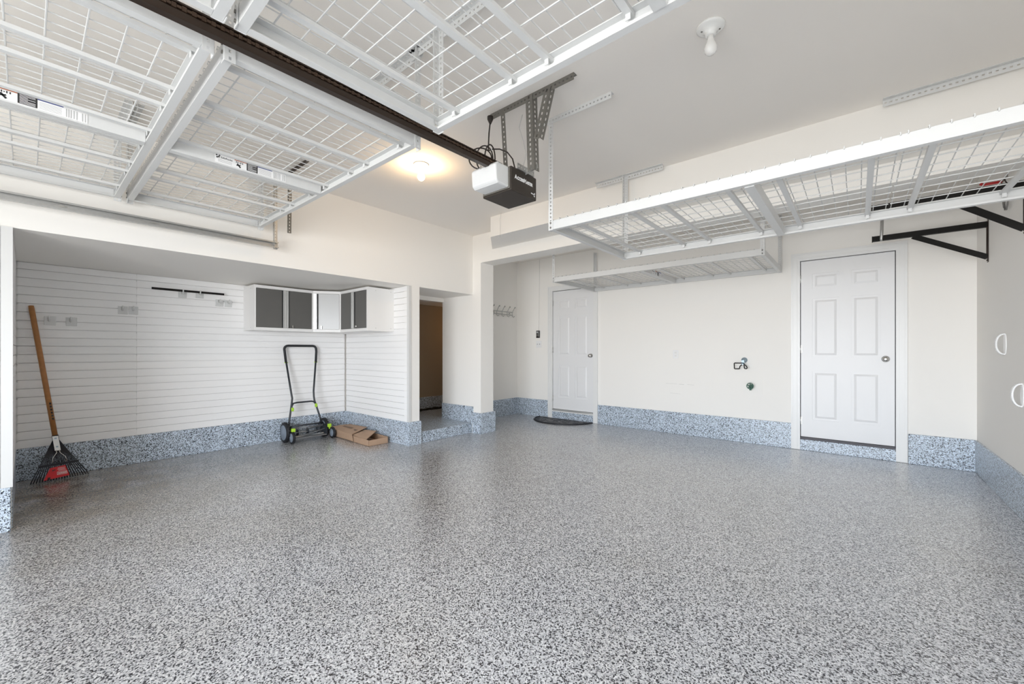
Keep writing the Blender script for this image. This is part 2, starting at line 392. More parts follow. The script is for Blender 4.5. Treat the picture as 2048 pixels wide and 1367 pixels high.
# flaked concrete curbs along the walls
def curb(name, label, boxes, bv=0.004):
    b = MB()
    for q in boxes: b.box(*q)
    return struct(b.build(name, M['curb'], bevel=bv), label, 'curb')
c = 0.015
curb('baseboard_back', 'blue grey flaked curb along the back wall', [
    (D2[1]+0.09, D1[0]-0.092, YB-c, YB+0.01, 0, 0.302), (D1[1]+0.10, XR-0.01, YB-c-0.01, YB+0.01, 0, 0.304), (XC, D2[0]-0.10, YB-c, YB+0.01, 0, 0.300),
    (D1[0]-0.01, D1[1]+0.01, YB-c+0.004, YB+0.02, 0, DZ0-0.03), (D2[0]-0.01, D2[1]+0.01, YB-c+0.004, YB+0.02, 0, D2Z0-0.045)])
curb('baseboard_right', 'blue grey flaked curb along the right wall', [(XR-c, XR+0.01, YF, YB-0.02, 0, 0.304)])
curb('baseboard_left', 'grey flaked curb under the pier by the garage door', [(XL-0.10, XL+c, YF, AY0-0.002, 0, 0.283)])
curb('baseboard_pier', 'flaked curb around the pier between alcove and passage', [(XL-0.018, XL+c, AY1-0.014, PY0+0.02, 0, 0.29)])
curb('baseboard_column', 'flaked curb around the column under the beam', [(XL+0.012, CXR+0.02, BY0-0.02, BY1+0.03, 0, 0.29)])
curb('baseboard_recess', 'flaked curb along the recess side wall', [(XC-0.01, XC+c, BY1, YB-0.01, 0, 0.30)])
curb('baseboard_alcove', 'dark grey flaked curb around the slatted alcove', [
    (XA-0.02, XA+0.028, AY0, AY1, 0, 0.286), (XA+0.02, XL-0.02, AY1-0.012, AY1+0.02, 0, 0.288), (XA+0.02, XL-0.05, AY0-0.02, AY0+0.004, 0, 0.284)])
curb('baseboard_passage', 'flaked curb along the passage above its step', [(XC+0.0, XL+0.012, PY1-0.015, PY1+0.01, 0.13, 0.37), (-5.73, -5.705, PY0-0.05, 5.5, 0.13, 0.36)])
b = MB(); b.box(-5.73, XL-0.012, PY0-0.10, PY1+0.02, 0.0, 0.142); b.box(-5.73, XC-0.03, PY1+0.02, 5.5, 0.0, 0.142)
struct(b.build('floor_passage', M['curb'], bevel=0.006), 'flaked step and floor of the narrow passage', 'step')

# ------------------------------------------------------------------ doors
def door(name, label, d, z0, z1, knob_x, hinge_x, casing):
    yf = YB+0.012
    b = MB(); x0, x1 = d; W = x1-x0; Hh = z1-z0; th = 0.04
    xs = [0, 0.135, 0.435, 0.565, 0.865, 1.0]; rows = [(0.10, 0.375), (0.455, 0.785), (0.84, 0.925)]
    X = [x0+W*q for q in xs]
    b.box(x0, x1, yf+0.009, yf+th, z0, z1)
    for i, j in ((0, 1), (2, 3), (4, 5)): b.box(X[i], X[j], yf, yf+0.01, z0, z1)
    zz = [0]+[q for r in rows for q in r]+[1]
    for i in range(0, len(zz), 2):
        for i2, j2 in ((1, 2), (3, 4)): b.box(X[i2], X[j2], yf, yf+0.01, z0+Hh*zz[i], z0+Hh*zz[i+1])
    for i2, j2 in ((1, 2), (3, 4)):
        for r0, r1 in rows:                        # raised fields
            a0, a1, c0, c1 = X[i2]+0.022, X[j2]-0.022, z0+Hh*r0+0.022, z0+Hh*r1-0.022; q = 0.022
            y1, y2 = yf+0.009, yf+0.002
            b._add([(a0, y1, c0), (a1, y1, c0), (a1, y1, c1), (a0, y1, c1), (a0+q, y2, c0+q), (a1-q, y2, c0+q), (a1-q, y2, c1-q), (a0+q, y2, c1-q)],
                   [(4, 5, 6, 7), (0, 1, 5, 4), (1, 2, 6, 5), (2, 3, 7, 6), (3, 0, 4, 7)])
    o = struct(b.build(name, M['door']), label, 'door')
    c = MB(); cw = casing; y = YB
    g = 0.007
    for f0, f1, dp in ((0, 0.30, 0.014), (0.30, 0.78, 0.020), (0.78, 1.0, 0.026)):
        for s_, xa in ((-1, x0-g), (1, x1+g)):
            c.box(xa+s_*cw*f0, xa+s_*cw*f1, y-dp, y+(0.03 if f0 == 0 else 0), 0.004, z1+g+cw*f0)
        c.box(x0-g-cw*f1, x1+g+cw*f1, y-dp, y+(0.03 if f0 == 0 else 0), z1+g+cw*f0, z1+g+cw*f1)
    c.build('door_casing', M['trim'], o)
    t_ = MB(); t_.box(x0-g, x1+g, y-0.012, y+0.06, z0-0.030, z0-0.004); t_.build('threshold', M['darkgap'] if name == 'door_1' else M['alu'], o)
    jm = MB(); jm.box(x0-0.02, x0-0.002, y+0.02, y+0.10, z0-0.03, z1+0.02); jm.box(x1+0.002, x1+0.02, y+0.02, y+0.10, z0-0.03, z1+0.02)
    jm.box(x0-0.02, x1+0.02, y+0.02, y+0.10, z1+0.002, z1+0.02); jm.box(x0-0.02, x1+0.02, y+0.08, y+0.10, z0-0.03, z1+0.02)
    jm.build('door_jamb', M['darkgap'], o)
    k = MB(); kz = z0+0.915
    k.lathe((knob_x, yf, kz), (0, -1, 0), [(0, 0.033), (0.006, 0.033), (0.010, 0.014), (0.028, 0.012), (0.036, 0.022), (0.048, 0.029), (0.058, 0.026), (0.064, 0.012), (0.0645, 0.002)], 24)
    k.build('door_knob', M['chrome'], o)
    for q in (0.09, 0.5, 0.90):
        h = MB(); h.cyl((hinge_x, yf-0.008, z0+Hh*q-0.045), (hinge_x, yf-0.008, z0+Hh*q+0.045), 0.007, 10)
        h.box(hinge_x-0.012, hinge_x+0.012, yf-0.003, yf+0.001, z0+Hh*q-0.045, z0+Hh*q+0.045)
        h.build('hinge', M['alu'], o)
    return o
door('door_1', 'white six panel door at the right end of the back wall', D1, DZ0, DZ1, D1[1]-0.072, D1[0]-0.003, 0.086)
door('door_2', 'white six panel door in the left recess behind the doormat', D2, D2Z0, D2Z1, D2[1]-0.045, D2[0]-0.003, 0.082)

# ------------------------------------------------------------------ ceiling racks
def channel_x(b, x0, x1, y, out, z0, h=0.060, fl=0.032, t=0.004):   # C beam along X; out = direction of the closed web
    b.box(x0, x1, y, y-out*t, z0, z0+h)
    b.box(x0, x1, y-out*t, y-out*fl, z0, z0+t); b.box(x0, x1, y-out*t, y-out*fl, z0+h-t, z0+h)
    b.box(x0, x1, y-out*(fl-0.003), y-out*fl, z0+t, z0+0.012)
def channel_y(b, y0, y1, x, out, z0, h=0.060, fl=0.032, t=0.004):
    b.box(x, x-out*t, y0, y1, z0, z0+h)
    b.box(x-out*t, x-out*fl, y0, y1, z0, z0+t); b.box(x-out*t, x-out*fl, y0, y1, z0+h-t, z0+h)
def rack(label, x0, x1, y0, y1, z0, offs, xwp, posts, group, sticker=None, h=0.060, cbar=None):
    """offs: x offsets of the eight deck bars; posts: (x side, y side, top, bracket x range)"""
    L = x1-x0; xc = (x0+x1)/2 if cbar is None else cbar
    o = thing('ceiling_storage_rack', label, 'storage rack', ((x0+x1)/2, (y0+y1)/2, z0), 0, group)
    for y, s_ in ((y0, -1), (y1, 1)):
        b = MB(); channel_x(b, x0, x1, y, s_, z0, h); b.build('side_beam', M['rack'], o)
    for x, s_ in ((x0, -1), (x1, 1)):
        b = MB(); channel_y(b, y0+0.033, y1-0.033, x, s_, z0, h); b.build('end_beam', M['rack'], o)
    b = MB(); channel_y(b, y0+0.0335, y1-0.0335, xc+0.022, 1, z0-0.003, h+0.001, 0.044)
    for y, s_ in ((y0+0.0335, 1), (y1-0.0335, -1)): b.box(xc-0.0235, xc+0.0235, y, y+s_*0.003, z0+0.004, z0+h-0.006)
    cb = b.build('center_beam', M['rack'], o)
    for q in offs:
        b = MB(); x = x0+q
        b.box(x-0.013, x+0.013, y0+0.005, y1-0.005, z0+h-0.020, z0+h-0.0045)
        for y, s_ in ((y0+0.033, 1), (y1-0.033, -1)): b.box(x-0.009, x+0.009, y, y+s_*0.003, z0+h-0.042, z0+h-0.020)
        b.build('deck_bar', M['rack'], o)
    # four welded wire panels
    zx, zy = z0+h+0.004, z0+h+0.0095
    edges = [x0+0.012, (offs[1]+offs[2])/2+x0, xc, (offs[5]+offs[6])/2+x0, x1-0.012]
    ny = max(4, round((y1-y0)/xwp))
    for i in range(4):
        xa, xb = edges[i]+0.012, edges[i+1]-0.012
        b = MB(); nx = max(3, round((xb-xa)/0.061))
        for k in range(nx+1):
            x = xa+(xb-xa)*k/nx
            b.tube([(x, y0-0.004, z0+h-0.004), (x, y0-0.003, zy), (x, y1+0.003, zy), (x, y1+0.004, z0+h-0.004)], 0.0026, 5)
        for k in range(ny+1):
            y = y0+0.012+(y1-y0-0.024)*k/ny
            b.tube([(xa-0.008, y, zx), (xb+0.008, y, zx)], 0.0031, 5)
        b.build('wire_panel', M['rack'], o)
    for (sx, sy, top, br) in posts:
        x = x0-0.003 if sx < 0 else x1+0.003; y = y0-0.003 if sy < 0 else y1+0.003
        b = MB(); b.angle((x, y, z0-(0.022 if cbar is not None else 0.004)), (x, y, top), (-sx, 0, 0), (0, -sy, 0), 0.036, 0.036, 0.003, 0.009, 0.026)
        p = b.build('post', M['rack'], o)
        b = MB()
        for zz in (0.014, 0.046): b.cyl((x-sx*0.018, y, z0+zz), (x-sx*0.018, y+sy*0.005, z0+zz), 0.0065, 8)
        b.build('bolt', M['darksteel'], p)
        if br:
            b = MB(); b.angle((br[0], y+sy*0.0036, top-0.0016), (br[1], y+sy*0.0036, top-0.0016), (0, 0, -1), (0, -sy, 0), 0.042, 0.036, 0.003, 0.009, 0.026)
            b.build('ceiling_bracket', M['rack'], o)
    if sticker:
        ya, yb = sticker; X = xc+0.0225; zb, zt = z0+0.004, z0+h-0.006; W = yb-ya; hh = zt-zb
        b = MB(); b.box(X, X+0.0012, ya, yb, zb, zt); st = b.build('warning_label', M['white'], o)
        def blk(name, m, f0, f1, g0, g1, e=0.0018):
            q = MB(); q.box(X, X+e, ya+W*f0, ya+W*f1, zb+hh*g0, zb+hh*g1); q.build(name, m, st)
        for (f0, g0) in ((0.012, 0.80), (0.040, 0.62), (0.018, 0.55), (0.048, 0.80)): blk('logo_square', M['ink'], f0, f0+0.020, g0, g0+0.16)
        text('SafeRacks', hh*0.30, M['ink'], 'lettering', st, (X+0.0013, ya+W*0.075, zb+hh*0.60), (0, 1, 0), (0, 0, 1))
        for g in (0.14, 0.26, 0.38): blk('small_print', M['greyprint'], 0.04, 0.22, g, g+0.04)
        blk('warning_stripe', M['orange'], 0.255, 0.42, 0.86, 1.0)
        q = MB()                                  # falling figure and blocks
        for (f0, f1, g0, g1) in ((0.275, 0.285, 0.62, 0.80), (0.295, 0.305, 0.60, 0.78), (0.315, 0.325, 0.64, 0.72), (0.335, 0.345, 0.60, 0.80), (0.36, 0.37, 0.60, 0.78)):
            q.box(X, X+0.002, ya+W*f0, ya+W*f1, zb+hh*g0, zb+hh*g1)
        q.bar((X+0.001, ya+W*0.29, zb+hh*0.52), (X+0.001, ya+W*0.335, zb+hh*0.12), (0, 1, 0), 0.008, 0.002)
        q.bar((X+0.001, ya+W*0.28, zb+hh*0.30), (X+0.001, ya+W*0.335, zb+hh*0.42), (0, 0, 1), 0.006, 0.002)
        q.build('warning_symbol', M['ink'], st)
        q = MB(); q.box(X, X+0.0018, ya+W*0.42, ya+W*0.575, zb+hh*0.05, zb+hh*0.98); bb = q.build('warning_block', M['ink'], st)
        q = MB()
        for k in range(8):
            z = zb+hh*(0.12+0.105*k); q.box(X, X+0.0022, ya+W*0.435, ya+W*(0.56 if k not in (3, 5) else 0.50), z, z+hh*0.035)
        q.build('white_lines', M['white'], st)
        blk('blue_stripe', M['blue'], 0.575, 0.79, 0.86, 0.99)
        q = MB()
        for k in range(6): q.box(X, X+0.0018, ya+W*0.59, ya+W*0.775, zb+hh*(0.12+0.11*k), zb+hh*(0.15+0.11*k))
        for f in (0.81, 0.83, 0.85, 0.875, 0.90, 0.95, 0.975): q.box(X, X+0.0018, ya+W*f, ya+W*(f+0.010), zb+hh*0.08, zb+hh*0.85)
        q.build('load_table', M['greyprint'], st)
    return o
off8 = [0.16, 0.54, 0.74, 1.10, 1.34, 1.70, 1.90, 2.28]
kx = 2.285/2.44
offs_s = [q*kx for q in off8]
GR = 'white wire deck racks hung from the ceiling'
zL = 2.258
LX0, LX1 = -4.085, -1.80
RX0, RX1 = -1.625, 0.655
rack('white ceiling rack left of the opener rail, nearer the lit bulb', LX0, LX1, 0.478, 1.365, zL, offs_s, 0.10,
     [(-1, -1, H, (-4.1, -3.6)), (-1, 1, H, None), (1, -1, H, None), (1, 1, H, (-2.35, -1.78))], GR, (0.712, 1.10), cbar=-2.895)
rack('white ceiling rack left of the opener rail, in the upper left corner', LX0, LX1, -0.445, 0.440, zL, offs_s, 0.10,
     [(-1, 1, H, (-4.1, -3.6)), (1, 1, H, None), (-1, -1, H, None), (1, -1, H, None)], GR, (-0.182, 0.194), cbar=-2.895)
rack('white ceiling rack right of the rail, its near corner beside the opener motor', RX0, RX1, 0.462, 1.350, zL, offs_s, 0.10,
     [(-1, 1, H, (-1.86, -1.05)), (-1, -1, H, None), (1, 1, H, None), (1, -1, H, None)], GR, None)
rack('white ceiling rack right of the rail, almost wholly cut off by the top edge', RX0, RX1, -0.460, 0.425, zL, offs_s, 0.10,
     [(-1, 1, H, None), (1, 1, H, None), (1, -1, H, None)], GR, None)
rack('long white ceiling rack along the right side, in front of the bulkhead', -1.65, 0.80, 2.362, 3.572, 2.000, off8, 0.122,
     [(-1, -1, H, (-1.735, -1.175)), (-1, 1, H, (-1.94, -1.295)), (1, 1, H, (0.125, 0.86)), (1, -1, H, None)], GR, None)
rack('low white rack hung by the back wall between the doors', -3.185, -0.695, 4.640, 5.815, 2.094, [q*2.49/2.44 for q in off8], 0.122,
     [(-1, -1, H, None), (-1, 1, 2.71, None), (1, -1, H, None), (1, 1, H, None)], GR, (4.93, 5.31))

# ------------------------------------------------------------------ garage door opener
op = thing('garage_door_opener', 'black garage door opener with white lens on its long ceiling rail', 'door opener', (-1.755, 2.055, 2.15))
mx0, mx1, my0, my1, mz0, mz1 = -1.875, -1.632, 1.928, 2.188, 2.15, 2.300
b = MB(); b.box(mx0, mx1, my0, my1, mz0, mz1); hs = b.build('motor_housing', M['housing'], op, bevel=0.006)
yt = my0+0.034
for body, sz in (('A', 0.040), ('CCESS', 0.031), ('M', 0.040), ('ASTER', 0.031)):
    lt = text(body, sz, M['white'], 'lettering', hs, (mx1+0.0005, 0, 2.232), (0, 1, 0), (0, 0, 1), sx=0.74, sy=0.86, bold=0.0014)
    ys = [v.co.y for v in lt.data.vertices]; sh = yt-WM[hs.name].translation.y-min(ys)
    for v in lt.data.vertices: v.co.y += sh
    yt += max(ys)-min(ys)+0.0022
b = MB(); X = mx1+0.001
b.poly([(X, my1-0.060, 2.190), (X, my1-0.030, 2.187), (X, my1-0.030, 2.182), (X, my1-0.060, 2.183)], (0.001, 0, 0))
b.poly([(X, my1-0.038, 2.184), (X, my1-0.020, 2.198), (X, my1-0.018, 2.188), (X, my1-0.030, 2.180)], (0.001, 0, 0))
b.poly([(X, my1-0.033, 2.176), (X, my1-0.020, 2.180), (X, my1-0.022, 2.168)], (0.001, 0, 0))
b.build('logo_mark', M['white'], hs)
b = MB(); b.box(mx0+0.010, mx1-0.010, my0-0.006, my0+0.02, mz0+0.012, mz1-0.006); b.build('front_plate', M['darksteel'], op, bevel=0.003)
b = MB()
b.poly([(mx0+0.018, my0, 2.168), (mx0+0.018, my0, 2.296), (mx0+0.018, my0-0.10, 2.296), (mx0+0.018, my0-0.125, 2.275), (mx0+0.018, my0-0.118, 2.182), (mx0+0.018, my0-0.098, 2.168)], (mx1-mx0-0.036, 0, 0))
b.build('light_lens', M['lens'], op, bevel=0.010)
# the rail climbs very slightly towards the motor
def RZ(y, k): return 2.243+0.017*y+k
ya_, yb_ = -1.0, 1.93
b = MB()
b.bar((-1.720, ya_, RZ(ya_, 0.013)), (-1.720, yb_, RZ(yb_, 0.013)), (1, 0, 0), 0.030, 0.026)
b.bar((-1.728, ya_, RZ(ya_, 0.038)), (-1.728, yb_, RZ(yb_, 0.038)), (1, 0, 0), 0.008, 0.024)
b.bar((-1.720, ya_, RZ(ya_, 0.053)), (-1.720, yb_, RZ(yb_, 0.053)), (1, 0, 0), 0.030, 0.006)
b.build('rail', M['rail'], op)
b = MB()
y = ya_+0.05; i = 0
while y < 1.86:
    h2 = 0.0075 if i % 2 else 0.0045
    b.box(-1.713, -1.705, y, y+0.0125, RZ(y, 0.038)-h2, RZ(y, 0.038)+h2)
    y += 0.0135; i += 1
b.build('drive_chain', M['chain'], op)
yh = 2.055
b = MB(); b.angle((-1.925, yh, H), (-1.262, yh, H), (0, 0, -1), (0, 1, 0), 0.042, 0.036, 0.003, 0.010, 0.028); b.build('ceiling_angle', M['darksteel'], op)
b = MB(); b.angle((-1.562, yh-0.006, H-0.005), (-1.545, yh-0.006, 2.290), (-1, 0, 0), (0, 1, 0), 0.052, 0.050, 0.003, 0.014, 0.030); b.build('hanger_angle', M['darksteel'], op)
b = MB(); b.angle((-1.420, yh-0.008, H-0.02), (-1.505, yh-0.008, 2.475), (-1, 0, 0), (0, 1, 0), 0.044, 0.044, 0.003, 0.013, 0.030); b.build('diagonal_brace', M['darksteel'], op)
b = MB(); b.perf((-1.815, yh, H-0.01), (-1.790, yh+0.01, 2.302), (1, 0, 0), 0.034, 0.004, 0.012, 0.032); b.build('hanger_strap', M['darksteel'], op)
b = MB(); b.angle((mx1+0.004, yh-0.07, 2.300), (mx1+0.004, yh+0.10, 2.300), (0, 0, 1), (-1, 0, 0), 0.034, 0.03, 0.003, 0.009, 0.026); b.perf((mx1-0.01, yh+0.016, 2.300), (-1.535, yh+0.016, 2.318), (0, 0, 1), 0.032, 0.003, 0.009, 0.024)
b.build('motor_bracket', M['galv'], op)
b = MB()
b.tube([(-1.72, 1.74, 2.275), (-1.715, 1.745, 2.250), (-1.722, 1.752, 2.242), (-1.724, 1.76, 2.262)], 0.0022, 5); b.build('wire_clip', M['chrome'], op)
# power cord: plug under the ceiling, coil, then into the housing
def circ(c, r, ax, ay, a0, a1, n):
    c = Vector(c); ax = Vector(ax); ay = Vector(ay)
    return [c+ax*r*math.cos(math.radians(a0+(a1-a0)*k/n))+ay*r*math.sin(math.radians(a0+(a1-a0)*k/n)) for k in range(n+1)]
kn = Vector((-1.845, 1.985, 2.487))
V1 = Vector((math.cos(math.radians(40)), math.sin(math.radians(40)), 0)); V2 = Vector((0, 0, 1))
b = MB(); b.tube([(-1.895, 2.02, 2.70), (-1.897, 2.01, 2.62), (-1.892, 2.0, 2.54), (-1.885, 1.99, 2.49), kn], 0.0045, 8); cr = b.build('power_cord', M['cord'], op)
def P2(a, z): return kn+V1*a+V2*z
b = MB()
for dx, rx, rz in ((-0.078, 0.075, 0.070), (-0.050, 0.055, 0.085), (-0.015, 0.034, 0.092)):
    pts = []
    for k in range(25):
        a = math.radians(60-360*k/24.0)
        pts.append(P2(dx+rx*math.cos(a), -0.062+rz*math.sin(a)))
    b.tube(pts, 0.0045, 8)
b.build('cord_coil', M['cord'], cr)
b = MB(); b.tube([kn, P2(0.05, 0.0), P2(0.10, -0.020), P2(0.135, -0.065), P2(0.150, -0.125), P2(0.150, -0.190)], 0.0045, 8); b.build('cord_tail', M['cord'], cr)
b = MB(); b.lathe((-1.895, 2.02, 2.735), (0, 0, -1), [(0, 0.020), (0.02, 0.020), (0.045, 0.008), (0.05, 0.006)], 12); b.build('plug', M['cord'], cr)
b = MB(); b.tube([kn+Vector((-0.004, -0.008, 0.008)), kn+Vector((0.006, -0.01, 0)), kn+Vector((0.0, -0.008, -0.010))], 0.003, 6); b.build('tie', M['white'], cr)
for nm, lab, pts in (
    ('hanging_wire', 'thin white wire dangling behind the opener hanger', [(-1.76, 2.20, 2.777), (-1.79, 2.20, 2.70), (-1.76, 2.21, 2.60), (-1.73, 2.20, 2.50), (-1.745, 2.19, 2.40), (-1.75, 2.16, 2.302)]),
    ('hanging_wire', 'thin pale wire trailing down the bulkhead below the opener', [(-3.20, 3.60, 2.777), (-3.22, 3.60, 2.70), (-3.235, 3.62, 2.62), (-3.235, 3.622, 2.535), (-3.24, 3.622, 2.50)])):
    b = MB(); b.tube(pts, 0.0022, 6); tag(b.build(nm, M['whitewire']), lab, 'wire')

# ------------------------------------------------------------------ garage door track
tk = thing('garage_door_track', 'galvanised garage door track along the left wall', 'door track', (-4.02, 0.2, 2.08))
b = MB(); x = -4.03
b.box(x, x+0.003, YF+0.05, 1.475, 2.085, 2.140); b.box(x+0.003, x+0.026, YF+0.05, 1.475, 2.137, 2.140); b.box(x+0.003, x+0.026, YF+0.05, 1.475, 2.085, 2.088)
b.box(x+0.023, x+0.026, YF+0.05, 1.475, 2.128, 2.137); b.box(x+0.023, x+0.026, YF+0.05, 1.475, 2.088, 2.096)
b.build('track_channel', M['galv'], tk)
b = MB(); b.angle((x-0.003, 1.440, 2.075), (x-0.003, 1.440, H), (1, 0, 0), (0, 1, 0), 0.034, 0.034, 0.003, 0.009, 0.026); b.build('hanger_angle', M['galv'], tk)
b = MB(); b.angle((x-0.03, 1.57, 2.255), (x+0.075, 1.535, H-0.02), (1, 0, 0), (0, 1, 0), 0.034, 0.034, 0.003, 0.010, 0.028); b.build('diagonal_brace', M['darksteel'], tk)
b = MB(); b.angle((-4.10, 1.53, H), (-3.58, 1.53, H), (0, 0, -1), (0, 1, 0), 0.036, 0.036, 0.003, 0.009, 0.026); b.build('ceiling_angle', M['rail'], tk)
for yy in (0.15, 0.62):
    b = MB(); b.poly([(x+0.004, yy-0.03, 2.112), (x+0.004, yy, 2.122), (x+0.004, yy+0.03, 2.112), (x+0.004, yy, 2.105)], (0.004, 0, 0)); b.build('splice_rivet', M['chrome'], tk)

# ------------------------------------------------------------------ ceiling lamps
def lamp(label, loc, on):
    o = thing('ceiling_lamp', label, 'lamp', loc, 0, 'porcelain bulb holders on the ceiling')
    x, y, z = loc
    b = MB(); b.lathe(loc, (0, 0, -1), [(0, 0.066), (0.006, 0.066), (0.010, 0.060), (0.013, 0.055), (0.015, 0.050), (0.020, 0.034), (0.034, 0.026), (0.046, 0.024), (0.047, 0.017)], 32); b.build('lamp_holder', M['porcelain'], o)
    b = MB(); b.lathe((x, y, z-0.044), (0, 0, -1), [(0, 0.0145), (0.020, 0.0150), (0.034, 0.020), (0.052, 0.0275), (0.066, 0.030), (0.080, 0.0275), (0.091, 0.019), (0.096, 0.008), (0.097, 0.001)], 24)
    b.build('bulb', M['bulb_on'] if on else M['bulb_off'], o)
    if not on:
        b = MB()
        for s_ in (-1, 1): b.cyl((x+s_*0.037, y+s_*0.018, z-0.010), (x+s_*0.037, y+s_*0.018, z-0.019), 0.005, 8)
        b.build('screw', M['darksteel'], o)
lamp('lit bulb glowing warm in its white holder left of the opener', (-2.90, 2.215, H), True)
lamp('unlit white bulb in its holder at the top of the ceiling', (-0.562, 2.210, H), False)

# ------------------------------------------------------------------ black brackets on the right wall
def wall_bracket(label, y, ztop, zfoot, xtip, xdiag, pin):
    o = thing('wall_bracket', label, 'bracket', (XR, y, zfoot), 0, 'black steel arm brackets on the right wall')
    b = MB(); b.box(xtip, XR, y-0.004, y+0.0, ztop-0.030, ztop+0.020); b.box(xtip, XR, y, y+0.03, ztop-0.030, ztop-0.026); b.box(xtip, xtip+0.006, y-0.006, y+0.03, ztop-0.034, ztop+0.022); b.build('arm', M['black'], o)
    b = MB(); b.bar((xdiag, y-0.006, ztop-0.030), (XR-0.006, y-0.006, zfoot+0.045), (0, 0, 1), 0.046, 0.006); b.build('diagonal_brace', M['black'], o)
    b = MB(); b.box(XR-0.004, XR, y-0.020, y+0.020, zfoot, ztop+0.08); b.box(XR-0.012, XR-0.004, y-0.002, y+0.002, zfoot+0.03, ztop); 
    for zz in (zfoot+0.018, ztop+0.055): b.cyl((XR-0.010, y, zz), (XR-0.004, y, zz), 0.007, 8)
    b.build('wall_leg', M['rail'], o)
    if pin:
        b = MB(); xp = xtip+0.070; b.tube([(xp, y-0.016, ztop-0.040), (xp-0.002, y-0.016, ztop-0.02), (xp+0.002, y-0.016, ztop+0.06), (xp+0.004, y-0.016, ztop+0.18)], [0.006, 0.012, 0.013, 0.013], 10); b.build('stop_pin', M['galv'], o)
wall_bracket('black wall bracket near the back wall, right of the panel door', 5.415, 2.268, 1.930, 0.110, 0.40, True)
wall_bracket('black wall bracket half cut by the right picture edge', 4.370, 2.296, 1.940, 0.085, 0.50, False)

# red dipped hook with its wire, grey cord loop, white handles
hk = thing('utility_hook', 'red dipped hook with a black wire on the right wall', 'hook', (XR, 4.93, 2.50))
b = MB(); b.box(XR-0.004, XR, 4.80, 4.98, 2.475, 2.50); b.build('wall_plate', M['darksteel'], hk)
b = MB(); b.tube([(XR-0.004, 4.95, 2.487), (XR-0.05, 4.95, 2.487), (XR-0.10, 4.97, 2.492), (XR-0.115, 4.97, 2.505)], 0.011, 8); b.build('hook_arm', M['redrubber'], hk)
b = MB(); b.tube([(XR-0.012, 4.86, 2.485), (XR-0.02, 4.80, 2.465), (XR-0.02, 4.74, 2.42), (XR-0.012, 4.70, 2.38), (XR-0.012, 4.72, 2.36), (XR-0.012, 4.80, 2.385)], 0.004, 6); b.build('wire', M['cord'], hk)
lp = thing('cord_loop', 'grey cord loop hanging under the right ceiling rack', 'cord', (XR-0.02, 4.75, 2.22))
b = MB(); b.tube([(XR-0.012, 4.79, 2.36), (XR-0.018, 4.80, 2.28), (XR-0.02, 4.775, 2.222), (XR-0.02, 4.735, 2.212), (XR-0.018, 4.705, 2.27), (XR-0.012, 4.715, 2.36)], 0.005, 6); b.build('outer_strand', M['greycord'], lp)
b = MB(); b.tube([(XR-0.022, 4.765, 2.36), (XR-0.03, 4.768, 2.28), (XR-0.03, 4.748, 2.235), (XR-0.03, 4.728, 2.28), (XR-0.022, 4.735, 2.36)], 0.0045, 6); b.build('inner_strand', M['greycord'], lp)
b = MB(); b.box(XR-0.03, XR, 4.71, 4.80, 2.355, 2.372); b.build('staple', M['darksteel'], lp)
def handle(label, y, z):
    o = thing('grab_bar', label, 'handle', (XR, y, z-0.082), 0, 'white oval handles on the right wall')
    b = MB(); pts = [(XR-0.006, y+0.035*math.cos(2*math.pi*k/28), z+0.082*math.sin(2*math.pi*k/28)) for k in range(28)]
    b.poly(list(reversed([(XR-0.006, p[1], p[2]) for p in pts])), (0.006, 0, 0)); b.build('back_plate', M['clearw'], o, bevel=0.002)
    b = MB(); n = 18; P_ = []
    for k in range(n+1):
        a = math.pi*k/n; P_.append((XR-0.004-0.046*math.sin(a)**0.8, z-0.078*math.cos(a)))
    for k in range(n):
        (xa, za), (xb, zb) = P_[k], P_[k+1]; b.bar((xa, y, za), (xb, y, zb), (0, 1, 0), 0.034, 0.010)
    b.build('grip', M['clearw'], o, bevel=0.002)
handle('white oval handle on the right wall, the farther higher one', 4.867, 1.208)
handle('white oval handle on the right wall at the picture edge', 4.434, 0.850)

# ------------------------------------------------------------------ small things on the back and recess walls
o = thing('power_outlet', 'white outlet plate on the back wall below the low rack', 'outlet', (-1.944, YB, 1.052))
b = MB(); b.box(-1.982, -1.906, YB-0.006, YB, 1.052, 1.168); b.build('cover_plate', M['clearw'], o, bevel=0.003)
for zz in (1.088, 1.132):
    b = MB(); b.box(-1.960, -1.928, YB-0.009, YB-0.005, zz-0.016, zz+0.016); p = b.build('socket', M['cabwhite'], o, bevel=0.002)
    b = MB(); b.box(-1.952, -1.949, YB-0.0096, YB-0.008, zz-0.006, zz+0.006); b.box(-1.939, -1.936, YB-0.0096, YB-0.008, zz-0.006, zz+0.006); b.build('slot', M['greyprint'], p)
o = thing('light_switch', 'white double switch plate left of the recess door', 'switch', (-4.318, YB, 1.215))
b = MB(); b.box(-4.376, -4.260, YB-0.006, YB, 1.215, 1.332); b.build('cover_plate', M['clearw'], o, bevel=0.003)
for xx in (-4.342, -4.296):
    b = MB(); b.box(xx-0.005, xx+0.005, YB-0.014, YB-0.005, 1.264, 1.286); b.build('toggle', M['greyprint'], o)
o = thing('wall_keypad', 'small black opener keypad above the white switch plate', 'keypad', (-4.322, YB, 1.385))
b = MB(); b.box(-4.362, -4.292, YB-0.022, YB, 1.385, 1.515); b.build('keypad_case', M['screen'], o, bevel=0.004)
b = MB(); b.box(-4.350, -4.318, YB-0.0245, YB-0.021, 1.470, 1.500); b.build('button', M['greyprint'], o)
b = MB(); b.box(-4.350, -4.318, YB-0.0245, YB-0.021, 1.415, 1.455); b.build('button', M['darksteel'], o)
b = MB(); b.box(-4.310, -4.303, YB-0.0245, YB-0.021, 1.410, 1.500); b.build('key_strip', M['greyprint'], o)
